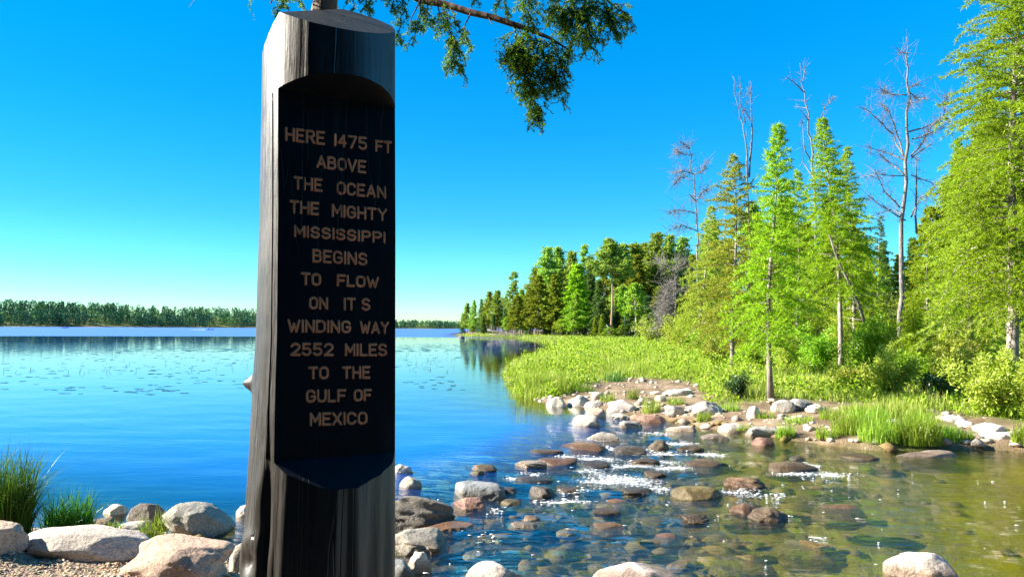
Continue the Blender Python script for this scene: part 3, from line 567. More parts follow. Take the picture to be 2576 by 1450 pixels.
# x0, x1, top, bottom (picture), colour, shape, where ('w' water, 'g' near gravel, 'b' far bank, 's' under water), label[, depth factor, turn, tilt]
ROCKS = [
 (326, 566, 1362, 1466, 'pink', 'block', 'g', 'big pink granite block with a flat sunlit top left of the post foot', .75, -8, 4),
 (62, 372, 1324, 1420, 'pale', 'round', 'g', 'long pale boulder lying along the edge of the gravel', .55, 8, 6),
 (-110, 62, 1308, 1402, 'pink', 'round', 'g', 'shaded pinkish boulder cut by the left edge, under the tall grass', .7, 0, 0),
 (320, 425, 1258, 1332, 'dark', 'round', 'g', 'dark grey pear-shaped boulder standing behind the small light grass tuft', .7, 0, 0),
 (412, 590, 1260, 1352, 'grey', 'round', 'g', 'large speckled grey boulder at the water, left of the post', .8, 12, 14),
 (262, 326, 1262, 1294, 'pale', 'sharp', 'w', 'little pale rock tip alone in the blue lake behind the bank boulders', .8, 0, 0),
 (224, 292, 1300, 1334, 'brown', 'layer', 'g', 'small brown layered rock right of the bushy grass tuft', .8, 0, 0),
 (84, 156, 1333, 1372, 'blue', 'round', 'g', 'bluish shaded rock between the two dark grass tufts', .8, 0, 0),
 (300, 380, 1312, 1334, 'pale', 'slab', 'g', 'flat pale rock behind the long pale boulder', .9, 0, 0),
 (592, 640, 1264, 1297, 'white', 'round', 'w', 'white rock in the water peeping out left of the post', .9, 0, 0),
 (574, 650, 1352, 1442, 'pale', 'sharp', 'g', 'tall pale rock leaning against the left foot of the post', .8, 0, 0),
 (458, 492, 1274, 1300, 'white', 'round', 'w', 'small white rock behind the large speckled grey boulder', .9, 0, 0),
 (985, 1041, 1163, 1189, 'pale', 'sharp', 'w', 'small pointed pale rock just right of the post, farthest of that column', .9, 0, 0),
 (1002, 1062, 1194, 1229, 'pale', 'round', 'w', 'pale egg-shaped rock in blue water just right of the post', .9, 0, 0),
 (950, 1154, 1236, 1326, 'dark', 'layer', 'w', 'big dark layered rock against the right side of the post', .7, 10, 0),
 (1132, 1278, 1210, 1254, 'blue', 'slab', 'w', 'flat-topped purplish grey rock beyond the big dark layered rock', .8, 0, 0),
 (1130, 1234, 1247, 1282, 'red', 'sharp', 'w', 'reddish wedge-shaped rock beside the big dark layered rock', .9, 0, 0),
 (1180, 1253, 1157, 1185, 'brown', 'sharp', 'w', 'brown rock at the calm upper edge of the rapids', .9, 0, 0),
 (1180, 1218, 1177, 1192, 'olive', 'round', 'w', 'small mossy rock in front of the brown rock at the calm edge', .9, 0, 0),
 (1293, 1377, 1149, 1176, 'pale', 'layer', 'w', 'ribbed pale rock at the lip of the rapids', .8, 0, 0),
 (1352, 1455, 1148, 1171, 'rust', 'slab', 'w', 'curved rust-brown slab with water sliding over it', .9, 0, 0),
 (1290, 1392, 1194, 1216, 'dark', 'round', 'w', 'smooth wet dark rock in the middle of the rapids', .9, 0, 0),
 (1328, 1403, 1209, 1246, 'dark', 'sharp', 'w', 'two-faced brown and black rock in the middle of the rapids', .9, 0, 0),
 (1256, 1316, 1248, 1274, 'olive', 'round', 'w', 'mossy yellowish rock awash below the rapids', .9, 0, 0),
 (1276, 1352, 1303, 1332, 'pale', 'sharp', 'w', 'broken whitish rock alone in the middle of the stream', .9, 0, 0),
 (1316, 1360, 1291, 1307, 'pink', 'sharp', 'w', 'small pinkish rock behind the broken whitish rock', .9, 0, 0),
 (960, 1132, 1328, 1388, 'grey', 'sharp', 'w', 'pale-faced boulder with a dark slanted side right of the post', .8, 0, 0),
 (1012, 1085, 1380, 1440, 'pale', 'layer', 'w', 'striped pale block standing low right of the post', .9, 20, 0),
 (1163, 1322, 1408, 1476, 'white', 'round', 'w', 'bare whitish twin-humped boulder at the bottom edge', .8, 0, 0),
 (1480, 1730, 1422, 1480, 'white', 'dome', 'w', 'broad white boulder cut by the bottom edge', .7, 5, 0),
 (1056, 1192, 1323, 1345, 'rust', 'slab', 'w', 'low rusty ledge awash behind the pale-faced boulder', .9, 0, 0),
 (960, 1042, 1404, 1460, 'blue', 'round', 'w', 'dark bluish wet rock in the corner at the foot of the post', .9, 0, 0),
 (1400, 1530, 1117, 1134, 'rust', 'slab', 'w', 'long brown ledge at the smooth lip of the stream', .9, 3, 0),
 (1373, 1427, 993, 1022, 'pale', 'round', 'w', 'leftmost pale rock of the far bank, mirrored in the lake', .8, 0, 0),
 (1423, 1490, 989, 1022, 'pale', 'round', 'w', 'large smooth mirrored rock next to the leftmost one of the far bank', .8, 0, 0),
 (1466, 1522, 1003, 1026, 'grey', 'round', 'w', 'greyish pink rock right of the large smooth mirrored rock', .8, 0, 0),
 (1486, 1520, 985, 1005, 'pale', 'round', 'b', 'pale rock on the sand behind the greyish pink rock', .8, 0, 0),
 (1523, 1618, 999, 1038, 'white', 'round', 'w', 'brightest and largest white boulder of the far bank', .7, 0, 0),
 (1472, 1525, 1026, 1049, 'pink', 'dome', 'w', 'domed pink rock behind the squarish mirrored rock', .8, 0, 0),
 (1439, 1508, 1037, 1071, 'pale', 'block', 'w', 'squarish pale rock mirrored in the lake in front of the far bank', .8, 0, 0),
 (1536, 1592, 1040, 1053, 'pale', 'slab', 'w', 'small flat rock between the domed pink rock and the red slab', .9, 0, 0),
 (1583, 1692, 1043, 1063, 'red', 'slab', 'w', 'broad low red slab at the far bank', .7, 0, 0),
 (1645, 1701, 1032, 1052, 'pale', 'round', 'w', 'rounded pale rock just behind the red slab', .8, 0, 0),
 (1672, 1723, 1020, 1046, 'grey', 'round', 'b', 'grey and white rock on the bank above the red slab', .8, 0, 0),
 (1552, 1618, 1055, 1076, 'grey', 'layer', 'w', 'jagged dark-ended rock in front of the red slab', .8, 0, 0),
 (1733, 1818, 1009, 1048, 'pale', 'sharp', 'b', 'large steep pale rock with dark right end on the far bank', .8, 0, 0),
 (1716, 1749, 1033, 1054, 'pale', 'round', 'w', 'small rock left below the large steep pale rock', .8, 0, 0),
 (1733, 1775, 1041, 1060, 'white', 'round', 'w', 'small white rock at the water below the large steep pale rock', .8, 0, 0),
 (1781, 1804, 1048, 1062, 'pale', 'round', 'w', 'tiny pale rock right of the light bank tuft', .8, 0, 0),
 (1800, 1849, 1034, 1062, 'pale', 'round', 'w', 'rounded pale and grey rock below the birch-white larch trunk', .8, 0, 0),
 (1848, 1886, 1035, 1061, 'grey', 'sharp', 'w', 'angular grey rock next to the rounded pale and grey rock', .8, 0, 0),
 (1878, 1913, 1022, 1054, 'white', 'round', 'b', 'bright white round rock left of the bank pebbles', .8, 0, 0),
 (1674, 1755, 1070, 1087, 'pale', 'slab', 'w', 'thin flat slab with black underside lying in the stream', .7, 0, 0),
 (1803, 1880, 1063, 1088, 'white', 'slab', 'w', 'flat-topped white slab at the far water edge', .8, 0, 0),
 (1474, 1562, 1083, 1110, 'grey', 'layer', 'w', 'log-like slanted wet rock at the lip of the stream', .6, -14, 0),
 (1658, 1748, 982, 996, 'pale', 'slab', 'b', 'low stone slab set in the sand by the grass', .8, 0, 0),
 (1645, 1675, 994, 1010, 'white', 'round', 'b', 'small white stone on the sand left of the low stone slab', .8, 0, 0),
 (1602, 1630, 1000, 1018, 'pale', 'round', 'b', 'pale rock behind the brightest white boulder', .8, 0, 0),
 (1628, 1686, 1103, 1134, 'brown', 'round', 'w', 'brown rock with white water on both sides of it', .9, 0, 0),
 (1938, 2001, 1005, 1038, 'pale', 'round', 'b', 'big pale rock on the dirt right of the birch-white larch trunk', .8, 0, 0),
 (1982, 2044, 1003, 1031, 'grey', 'round', 'b', 'spotted grey rock behind the big pale rock on the dirt', .8, 0, 0),
 (2028, 2080, 1015, 1038, 'pale', 'sharp', 'b', 'pinkish pale pointed rock on the dirt, right of the spotted one', .8, 0, 0),
 (1876, 1962, 1067, 1100, 'grey', 'block', 'w', 'blocky grey rock with black foot beside the bright bank tuft', .8, 0, 0),
 (2063, 2168, 1082, 1113, 'white', 'block', 'w', 'blocky white rock in the stream below the reedy tufts', .7, 0, 0),
 (2148, 2240, 1097, 1128, 'pale', 'sharp', 'w', 'rough pointed whitish rock beside the blocky white one', .8, 0, 0),
 (2246, 2413, 1126, 1149, 'white', 'slab', 'w', 'long flat white slab lying in green water at the right', .35, 4, 0),
 (1890, 1950, 1100, 1118, 'red', 'dome', 'w', 'low reddish rock awash below the blocky grey rock', .9, 0, 0),
 (2352, 2436, 1046, 1063, 'white', 'slab', 'b', 'upper left stepping slab beside the leafy willow', .9, 0, 0),
 (2407, 2460, 1056, 1077, 'white', 'slab', 'b', 'small stepping slab right of the reedy tufts', .9, 0, 0),
 (2442, 2531, 1064, 1090, 'white', 'slab', 'b', 'largest bright stepping slab at the right bank', .9, 0, 0),
 (2468, 2540, 1086, 1106, 'white', 'slab', 'b', 'stepping slab just below the largest bright one', .9, 0, 0),
 (2470, 2566, 1104, 1119, 'pale', 'slab', 'w', 'lowest stepping slab at the water of the right bank', .9, 0, 0),
 (2230, 2280, 1054, 1070, 'white', 'round', 'b', 'white rock half hidden behind the reedy tufts', .9, 0, 0),
 (2118, 2208, 1134, 1156, 'brown', 'round', 'w', 'wet brown rock awash left of the long flat slab', .9, 0, 0),
 (1984, 2026, 1141, 1156, 'dark', 'dome', 'w', 'small black wet rock above the right-hand white water', .9, 0, 0),
 (1915, 2056, 1151, 1186, 'brown', 'dome', 'w', 'broad smooth brown rock beside the right-hand white water', .8, 0, 0),
 (1709, 1845, 1150, 1181, 'brown', 'dome', 'w', 'low brown rock awash in mid-stream behind the gravelly one', .8, 0, 0),
 (1819, 1934, 1181, 1231, 'rust', 'layer', 'w', 'pitted brown rock splashed by white water', .8, 0, 0),
 (1686, 1821, 1205, 1254, 'olive', 'round', 'w', 'gravelly tan boulder shedding white water in mid-stream', .8, 0, 0),
 (1833, 1915, 1253, 1292, 'rust', 'sharp', 'w', 'orange-red slanting rock joined to a brown one', .8, 0, 0),
 (1880, 1981, 1259, 1308, 'brown', 'round', 'w', 'brown rock right behind the orange-red slanting rock', .8, 0, 0),
 (1697, 1793, 1287, 1315, 'brown', 'layer', 'w', 'wet brown rock with a shiny end in mid-stream', .8, 0, 0),
 (2226, 2413, 1378, 1458, 'white', 'round', 'w', 'long rough white boulder sloping into the water at lower right', .42, -14, 13),
 (1955, 2126, 1312, 1380, 'olive', 'slab', 's', 'slanting mossy slab under water with its tip dry', .5, -24, 0),
 (1776, 1964, 1364, 1424, 'olive', 'sharp', 's', 'big yellow diamond-shaped stone under water', .8, 0, 0),
 (1674, 1748, 1386, 1418, 'pink', 'round', 's', 'pink stone under water left of the yellow diamond-shaped one', .8, 0, 0),
 (1398, 1462, 1310, 1333, 'white', 'round', 's', 'pale streaky stone under water in mid-stream', .8, 0, 0),
 (1162, 1226, 1364, 1390, 'white', 'round', 's', 'white square stone under water right of the pale-faced boulder', .8, 0, 0),
 (2000, 2110, 1215, 1236, 'olive', 'round', 's', 'yellow-green stone under water right of the pitted brown rock', .9, 0, 0),
 (2040, 2180, 1262, 1286, 'brown', 'round', 's', 'broad brown stone under green water at the right', .9, 0, 0),
 (1640, 1720, 1330, 1352, 'red', 'round', 's', 'red stone under water near the wet brown rock', .9, 0, 0),
 (1480, 1580, 1300, 1325, 'brown', 'round', 's', 'brown stone under water right of the pale streaky one', .9, 0, 0),
 (1500, 1600, 1246, 1268, 'rust', 'round', 's', 'rusty stone under the fast water below the foam', .9, 0, 0),
 (1330, 1420, 1126, 1142, 'brown', 'slab', 'w', 'flat brown ledge left of the long one at the lip', .9, 4, 0),
 (1540, 1625, 1122, 1138, 'dark', 'slab', 'w', 'dark ledge right of the long brown one at the lip', .9, -6, 0),
 (1580, 1660, 1150, 1165, 'brown', 'slab', 'w', 'brown ledge awash between two bands of foam', .9, 5, 0),
 (1460, 1535, 1158, 1174, 'dark', 'slab', 'w', 'dark ledge awash at the head of the foam', .9, 0, 0),
 (1690, 1770, 1120, 1135, 'brown', 'slab', 'w', 'brown ledge right of the rock with white water on both sides', .9, 0, 0),
 (1230, 1300, 1222, 1238, 'dark', 'slab', 'w', 'dark ledge between the flat-topped rock and the two-faced one', .9, 0, 0),
 (1400, 1470, 1222, 1238, 'brown', 'slab', 'w', 'brown ledge right of the two-faced rock', .9, 6, 0),
 (1560, 1640, 1225, 1240, 'dark', 'slab', 'w', 'dark ledge awash left of the gravelly tan boulder', .9, -5, 0),
 (1620, 1680, 1182, 1196, 'brown', 'slab', 'w', 'brown slab awash below the ledge between the foam bands', .9, 0, 0),
 (1760, 1830, 1092, 1104, 'grey', 'slab', 'w', 'grey slab awash below the flat-topped white slab', .9, 0, 0),
 (1480, 1560, 1276, 1292, 'brown', 'slab', 'w', 'brown slab awash right of the small pinkish rock', .9, 3, 0),
 (1150, 1169, 843, 849, 'dark', 'round', 'w', 'tiny dark rock far out in the lake off the wooded point', .9, 0, 0),
]
rgR = np.random.RandomState(7)
LV = {'w': -0.03, 's': -0.10, 'g': 0.22, 'b': 0.20}
for i, row in enumerate(ROCKS):
    u0, u1, vt, vb, colr, kind, wh, label, df, rz, tilt = row
    z0 = LV[wh]
    if wh == 'w': z0 = -0.10 * float(streamness(np.array([at((u0 + u1) / 2, vb, -.05).xy[:]]))[0])
    c = at((u0 + u1) / 2, vb, z0); d = c.y; wm = (u1 - u0) / FPX * d; dep = wm * df
    if wh in 'gb':
        c = hit((u0 + u1) / 2, vb); z0 = c.z; d = c.y; wm = (u1 - u0) / FPX * d; dep = wm * df
    slope = (CAM_H - z0) / d
    h = max((vb - vt) / FPX * d - dep * slope * 0.4, wm * (0.17 if wh == 'b' else 0.10)) * (0.64 if wh == 'w' and 1140 < vb < 1345 and u0 > 1160 else 0.9 if wh == 'g' else 1.0) 
    sub = 5 if (u1 - u0) > 90 and vb > 1230 else (4 if (u1 - u0) > 45 else 3)
    if wh == 's': h = wm * 0.22; zc = z0 - 0.015 - h * 0.75 ; sz = h
    elif kind in ('slab', 'dome') : sz = h * 1.5; zc = z0 - h * 0.5
    elif wh in 'gb': sz = h * 0.68; zc = z0 + h * 0.32
    else: sz = h * 0.95; zc = z0 - h * 0.10
    me = rock_mesh(100 + i, wm / 2, dep / 2, sz, kind, sub)
    o = obj('boulder' if wm > 0.45 else 'rock', me, M['rock'])
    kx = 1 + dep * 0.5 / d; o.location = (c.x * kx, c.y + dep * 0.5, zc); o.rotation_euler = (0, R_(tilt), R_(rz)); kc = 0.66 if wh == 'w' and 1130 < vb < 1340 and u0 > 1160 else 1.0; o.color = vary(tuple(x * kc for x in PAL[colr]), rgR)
    tag(o, label, 'rock', 'boulders on the near bank' if wh == 'g' else 'rocks along the far bank' if wh == 'b' else 'stones under the stream water' if wh == 's' else 'rocks in the stream and lake')

# pebbles of the two banks and of the stream bed: beyond counting
def pebbles(name, pts, size, label, cols, flat=0.6, seed=1):
    V0, T0 = ICO[2]; rg = np.random.RandomState(seed); n = len(pts); 
    V0 = ico(1)[0]; T0 = ico(1)[1]
    sc = size[0] * (size[1] / size[0]) ** (rg.rand(n) ** 1.6); a = rg.rand(n) * 6.28
    A = np.stack([sc * rg.uniform(.7, 1.3, n), sc * rg.uniform(.6, 1.0, n), sc * flat * rg.uniform(.6, 1.2, n)], 1)
    U = V0[None] * (1 + 0.22 * rg.normal(size=(n, len(V0), 1))) * A[:, None, :]
    ca, sa = np.cos(a)[:, None], np.sin(a)[:, None]
    X = U[..., 0] * ca - U[..., 1] * sa; Y = U[..., 0] * sa + U[..., 1] * ca
    V = np.stack([X + pts[:, None, 0], Y + pts[:, None, 1], U[..., 2] + pts[:, None, 2]], -1)
    mb = MB(); mb.add(V, T=(T0[None] + (np.arange(n) * len(V0))[:, None, None]).reshape(-1, 3))
    t = NT(name + '_stone'); g = t.n('ShaderNodeNewGeometry'); nz = t.noise(40, 4, 0.6, t.pos())
    col = t.ramp(g.outputs['Random Per Island'], [(k / (len(cols) - 1), c) for k, c in enumerate(cols)])
    col = t.mix(t.math('MULTIPLY', t.ramp(nz, [(0.4, 1.0), (0.55, 0.0)]), 0.5), col, (0.4, 0.36, 0.32), 'MULTIPLY')
    o = obj(name, mb, t.done(t.principled(col, 0.8, t.bump(nz, 0.5, 0.01), 0.3)), None, smooth=False)
    return tag(o, label, 'pebbles', kind='stuff')
def scatter(n, box, cond, seed):
    rg = np.random.RandomState(seed); P = np.c_[rg.uniform(box[0], box[1], n), rg.uniform(box[2], box[3], n)]
    z, s, sn, sr, sf = ground_z(P); k = cond(P, z, s, sn, sr, rg); return np.c_[P, z][k]
p = scatter(60000, (-6, 1.0, 3.2, 7.5), lambda P, z, s, sn, sr, rg: (sn > 0.02) & (rg.rand(len(P)) < np.clip(1.4 - np.hypot(P[:, 0], P[:, 1]) / 12, 0.3, 1)), 3); p[:, 2] += 0.002
pebbles('gravel', p, (0.005, 0.017), 'tan gravel strewn over the near bank under the boulders', [(.46, .34, .21), (.66, .53, .37), (.36, .27, .18), (.72, .62, .47), (.55, .38, .24)], 0.6, 3)
p = scatter(9500, (0.5, 14, 11, 26), lambda P, z, s, sn, sr, rg: (sr > -0.25) & (sdpoly(P, GRASS) < 0.2) & (sdpoly(P, GRASS2) < 0.2) & (rg.rand(len(P)) < 0.10 + 0.5 * np.exp(-((sr - 0.5) / 0.6) ** 2)), 5)
pebbles('bank_pebbles', p, (0.02, 0.16), 'loose pale pebbles along the dirt of the far bank', [(.40, .33, .26), (.66, .60, .52), (.30, .24, .19), (.54, .42, .33), (.70, .66, .60)], 0.5, 6)
p = scatter(9000, (-3, 12, 5.2, 17), lambda P, z, s, sn, sr, rg: (s < 0.1) & (streamness(P) > 0.25) & (rg.rand(len(P)) < 0.34 - 0.29 * sstep(1.0, 4.5, P[:, 0] - 0.25 * (P[:, 1] - 8))), 8)
pebbles('stream_bed_stones', p, (0.05, 0.22), 'brown and olive stones covering the stream bed', [(.09, .065, .02), (.22, .15, .06), (.17, .14, .03), (.27, .18, .10), (.07, .055, .02)], 0.45, 9)
# ------------------------------------------------------------------ plants
def unit(v): return v / np.maximum(np.linalg.norm(v, axis=-1, keepdims=True), 1e-9)
def blades(P, D, L, W, K, spread, rg):      # K needle triangles round each point
    n = len(P); P = np.repeat(P, K, 0); D = unit(np.repeat(D, K, 0) + spread * rg.normal(size=(n * K, 3)))
    L = np.repeat(np.broadcast_to(L, n), K)[:, None] * rg.uniform(.6, 1.2, (n * K, 1)); S = unit(np.cross(D, rg.normal(size=(n * K, 3))))
    W = np.repeat(np.broadcast_to(W, n), K)[:, None]
    return np.stack([P - S * W / 2, P + S * W / 2, P + D * L], 1)
def leaves(P, D, L, W, rg):                 # one diamond leaf at each point
    S = unit(np.cross(D, rg.normal(size=P.shape))); L = np.broadcast_to(L, len(P))[:, None]; W = np.broadcast_to(W, len(P))[:, None]
    B = unit(np.cross(S, D)) * W * 0.25
    return np.stack([P, P + D * L * .5 + S * W / 2 + B, P + D * L, P + D * L * .5 - S * W / 2 + B], 1)
def conifer(H, cb, Rm, seed, nb=130, shape=1.0, up=0.25, droop=0.5, tw=14, tuft=0.07, blen=0.08, bw=0.022, K=3, lean=(0, 0), tr=0.011, gap=0.0, twl=0.32, hang=0.25, tsides=7):
    """tapered trunk with whorled, drooping, twigged branches; returns trunk and needle meshes"""
    rg = np.random.RandomState(seed); trunk = MB(); crown = MB(); lean = np.array([lean[0], lean[1], 0.0])
    def axis(t): return np.array([0, 0, H * t]) + lean * H * t ** 1.5 + 0.006 * H * np.array([math.sin(t * 7 + seed), math.cos(t * 5 + seed * 2), 0])
    tt = np.linspace(0, 1, 14); trunk.tube([axis(t) for t in tt], [max(H * tr * (1 - t) ** 0.85, 0.006) * (1 + 0.35 * math.exp(-t * 40)) for t in tt], tsides)
    TP, TD = [], []
    for k in range(nb):
        t = cb + (1 - cb) * ((k + rg.rand()) / nb) ** 0.92; f = (t - cb) / (1 - cb)
        L = Rm * ((1 - f) ** shape * (0.35 + 0.65 * min(1, f * 5 + 0.35)) + 0.03) * rg.uniform(0.55, 1.15)
        if rg.rand() < gap: continue
        a = k * 2.39996 + rg.normal() * 0.4; h = np.array([math.cos(a), math.sin(a), 0]); side = np.array([-h[1], h[0], 0]); p0 = axis(t); m = 6
        s = np.linspace(0, 1, m); ups = up * (0.3 + f * 1.6); bend = rg.normal() * 0.12
        pts = p0 + np.outer(s * L, h) + np.outer(s ** 2 * L * bend, side); pts[:, 2] += L * (ups * s - droop * s ** 2 * (1.1 - f)) + 0.04 * L * rg.normal(size=m) * s
        trunk.tube(pts, [max(0.014 * L ** 0.8 * (1 - 0.85 * q), 0.003) for q in s], 4, False)
        nt_ = max(3, int(tw * (0.35 + 0.65 * L / Rm)))
        for j in range(nt_):
            q = 0.12 + 0.88 * (j + rg.rand()) / nt_; i0 = min(int(q * (m - 1)), m - 2); b0 = pts[i0] + (pts[i0 + 1] - pts[i0]) * (q * (m - 1) - i0)
            d = unit(pts[i0 + 1] - pts[i0]); sgn = 1 if j % 2 else -1
            tl = (twl * L * (1.05 - q) + 0.10 + 0.04 * L) * rg.uniform(.6, 1.2)
            dd = unit(d * 0.75 + side * sgn * rg.uniform(0.4, 1.0) + np.array([0, 0, rg.normal() * 0.25])); nn = max(2, int(tl / tuft))
            x = (np.arange(nn) + rg.rand(nn)) / nn; pp = b0 + np.outer(x * tl, dd); pp[:, 2] -= hang * tl * x ** 2
            TP.append(pp); TD.append(np.repeat(unit(dd + np.array([0, 0, 0.35]))[None], nn, 0))
            if L > 0.5 and j % 2 == 0: trunk.tube([b0, b0 + dd * tl * 0.5 - np.array([0, 0, hang * tl * .25]), b0 + dd * tl - np.array([0, 0, hang * tl])], [0.004, 0.003, 0.0015], 3, False)
        nn = max(3, int(L / tuft)); x = 0.1 + 0.9 * (np.arange(nn) + rg.rand(nn)) / nn; idx = np.minimum((x * (m - 1)).astype(int), m - 2)
        TP.append(pts[idx] + (pts[idx + 1] - pts[idx]) * (x * (m - 1) - idx)[:, None]); TD.append(np.repeat(unit(h + np.array([0, 0, .5]))[None], nn, 0))
    TP = np.concatenate(TP); TD = np.concatenate(TD)
    crown.tris(blades(TP, TD, blen, bw, K, 0.75, rg))
    return trunk, crown
def foliage_tree(name, loc, label, cat, trunk, crown, mt, mc, group=None, rz=0):
    r = thing(name, loc, label, cat, group, rz)
    obj('trunk', trunk, mt, r, True); obj('crown', crown, mc, r); return r
def copy_tree(src, loc, label, cat, group, rz, sc):
    r = thing(src.name.split('.')[0], loc, label, cat, group, rz); r.scale = sc
    for ch in src.children:
        c = ch.copy(); C.objects.link(c); c.parent = r
    return r
def place(u, v, y=None, zoff=-0.05):
    """ground point under picture point (u, v); y forces the distance"""
    if y is None:
        p = hit(u, v)
    else: p = atd(u, v, y); z = gz(p.x, p.y)
    return Vector((p.x, p.y, gz(p.x, p.y) + zoff))
def height_to(p, u, v): return atd(u, v, p.y).z - p.z

# --- the larches on the far bank
LARCHES = [  # base x,y, distance, top x,y, half width (picture), crown base fraction, material, options, label
 ((1935, 1003), None, (1955, 318), 150, .20, 'larch', dict(nb=135, tw=14, shape=1.0), 'slim bright green larch with a pale bare lower trunk at the far water edge'),
 ((1845, 946), None, (1850, 392), 165, .18, 'larch_soft', dict(nb=120, tw=13, shape=.75, gap=.12), 'yellowish larch with a dark trunk left behind the slim bright one'),
 ((2118, 880), 30, (2072, 300), 140, .30, 'larch', dict(nb=160, tw=13, shape=.95), 'tall narrow larch between the slim bright larch and the big dead tree'),
 ((2150, 890), 34, (2130, 372), 115, .15, 'larch', dict(nb=130, tw=12, shape=1.0), 'shorter larch crowding the right flank of the tall narrow one'),
 ((2412, 930), 33, (2408, 350), 100, .10, 'larch', dict(nb=150, tw=12, shape=1.05), 'small pointed larch between the big dead tree and the huge right-hand larch'),
 ((2535, 968), 20.5, (2600, -330), 255, .16, 'larch', dict(nb=330, tw=19, shape=.7, droop=.6), 'huge larch at the right edge reaching out of the picture'),
 ((2440, 940), 27, (2480, 250), 165, .08, 'larch_soft', dict(nb=190, tw=14, shape=.9), 'broad yellow-green larch standing just left behind the huge one'),
 ((1760, 880), 45, (1790, 520), 90, .05, 'larch_soft', dict(nb=110, tw=11, shape=.8), 'pale larch thicket-like tree left of the dark-trunked larch'),
 ((2005, 880), 36, (2010, 430), 110, .10, 'larch', dict(nb=120, tw=11, shape=.8), 'larch filling the gap right behind the slim bright one'),
 ((2330, 900), 38, (2335, 560), 90, .06, 'larch', dict(nb=110, tw=11, shape=.8), 'low larch at the right foot of the big dead tree'),
 ((2205, 890), 48, (2215, 545), 75, .05, 'spruce', dict(nb=120, tw=10, shape=1.0, blen=.07), 'dark bluish spruce left of the big dead trunk'),
 ((2640, 1010), 24, (2660, -100), 240, .1, 'larch_soft', dict(nb=220, tw=15, shape=.6), 'larch mostly outside the right edge behind the huge one'),
]
for i, (bs, dist, top, hw, cb, mc, opt, label) in enumerate(LARCHES):
    p = place(bs[0], bs[1], dist); H = height_to(p, *top); tp = atd(top[0], top[1], p.y); lean = ((tp.x - p.x) / H, 0)
    d = p.y; tuft = 0.050 + d * 0.0006
    tk, cr = conifer(H, cb, hw / FPX * d, 40 + i, tuft=tuft, K=5, blen=0.085 + d * 0.0024 if 'blen' not in opt else 0.13, bw=0.011 + d * 0.00062, lean=lean, **{k: v for k, v in opt.items() if k != 'blen'})
    foliage_tree('spruce_tree' if mc == 'spruce' else 'larch_tree', p, label, 'tree', tk, cr, M['bark_far'], M[mc], 'larches on the far bank')

p = Vector((-4.6, 3.7, gz(-4.6, 3.7))); tk, cr = conifer(7.5, .28, 1.2, 91, nb=40, tw=7, tuft=.06, blen=.06, bw=.007, K=3, gap=.35)
foliage_tree('larch_tree', p, 'young larch just outside the left edge, shading the post in patches', 'tree', tk, cr, M['bark'], M['larch_near'])
# --- dead trees
def dead_tree(dist, lines, base_uv, label, seed, twigs=60, tscale=1.0):
    twigs = int(twigs * 3.2)
    rg = np.random.RandomState(seed); p = place(base_uv[0], base_uv[1], dist); r = thing('dead_tree', p, label, 'dead tree', 'bare dead trees')
    px = dist / FPX
    for li, (nm, pts, w0) in enumerate(lines):
        mb = MB(); off = 0.0 if nm == 'trunk' else rg.normal() * 0.02
        W = []
        for k, (u, v) in enumerate(pts):
            f = k / max(len(pts) - 1, 1); W.append(atd(u, v, dist + (0 if nm == 'trunk' else f * rg.normal() * 0.05 * dist)) - p)
        Q = []                          # smooth and roughen
        for k in range(len(W) - 1):
            for s in (0, .33, .66): Q.append(W[k].lerp(W[k + 1], s) + Vector(rg.normal(size=3) * w0 * px * 0.25))
        Q.append(W[-1]); n = len(Q)
        w0 *= .82 if nm == 'trunk' else 1.05; rad = [max(w0 * px * 0.5 * (1 - 0.88 * (k / (n - 1))), 0.35 * px) for k in range(n)]
        mb.tube(Q, rad, 6 if nm == 'trunk' else 5)
        nt2 = int(twigs * (0.4 if nm == 'trunk' else 1.0) * n / 12)
        for j in range(nt2):                # side twigs, thin and forked
            f = rg.uniform(.25, 1); a = Q[min(int(f * (n - 1)), n - 2)]; dr = (Q[min(int(f * (n - 1)) + 1, n - 1)] - a).normalized()
            dv = (dr * 0.7 + Vector(rg.normal(size=3) * 0.7)); L = rg.uniform(.25, 1.0) * 34 * px * tscale * (1.3 - f * .5); b = a + dv * L * .5 + Vector((0, 0, rg.normal() * .1 * L)); e = b + (dv + Vector(rg.normal(size=3) * .5)) * L * .5
            mb.tube([a, b, e], [.42 * px, .32 * px, .17 * px], 3, False)
            if rg.rand() < .6: mb.tube([b, b + (dv + Vector(rg.normal(size=3) * .8)) * L * .4], [.28 * px, .15 * px], 3, False)
        obj(nm, mb, M['dead'], r, True)
    return r
z2 = lambda L: [(1637.6 + x * 0.3766, 68.2 + y * 0.3766) for x, y in L]
z3 = lambda L: [(1637.6 + x * 0.3640, 545.8 + y * 0.3640) for x, y in L]
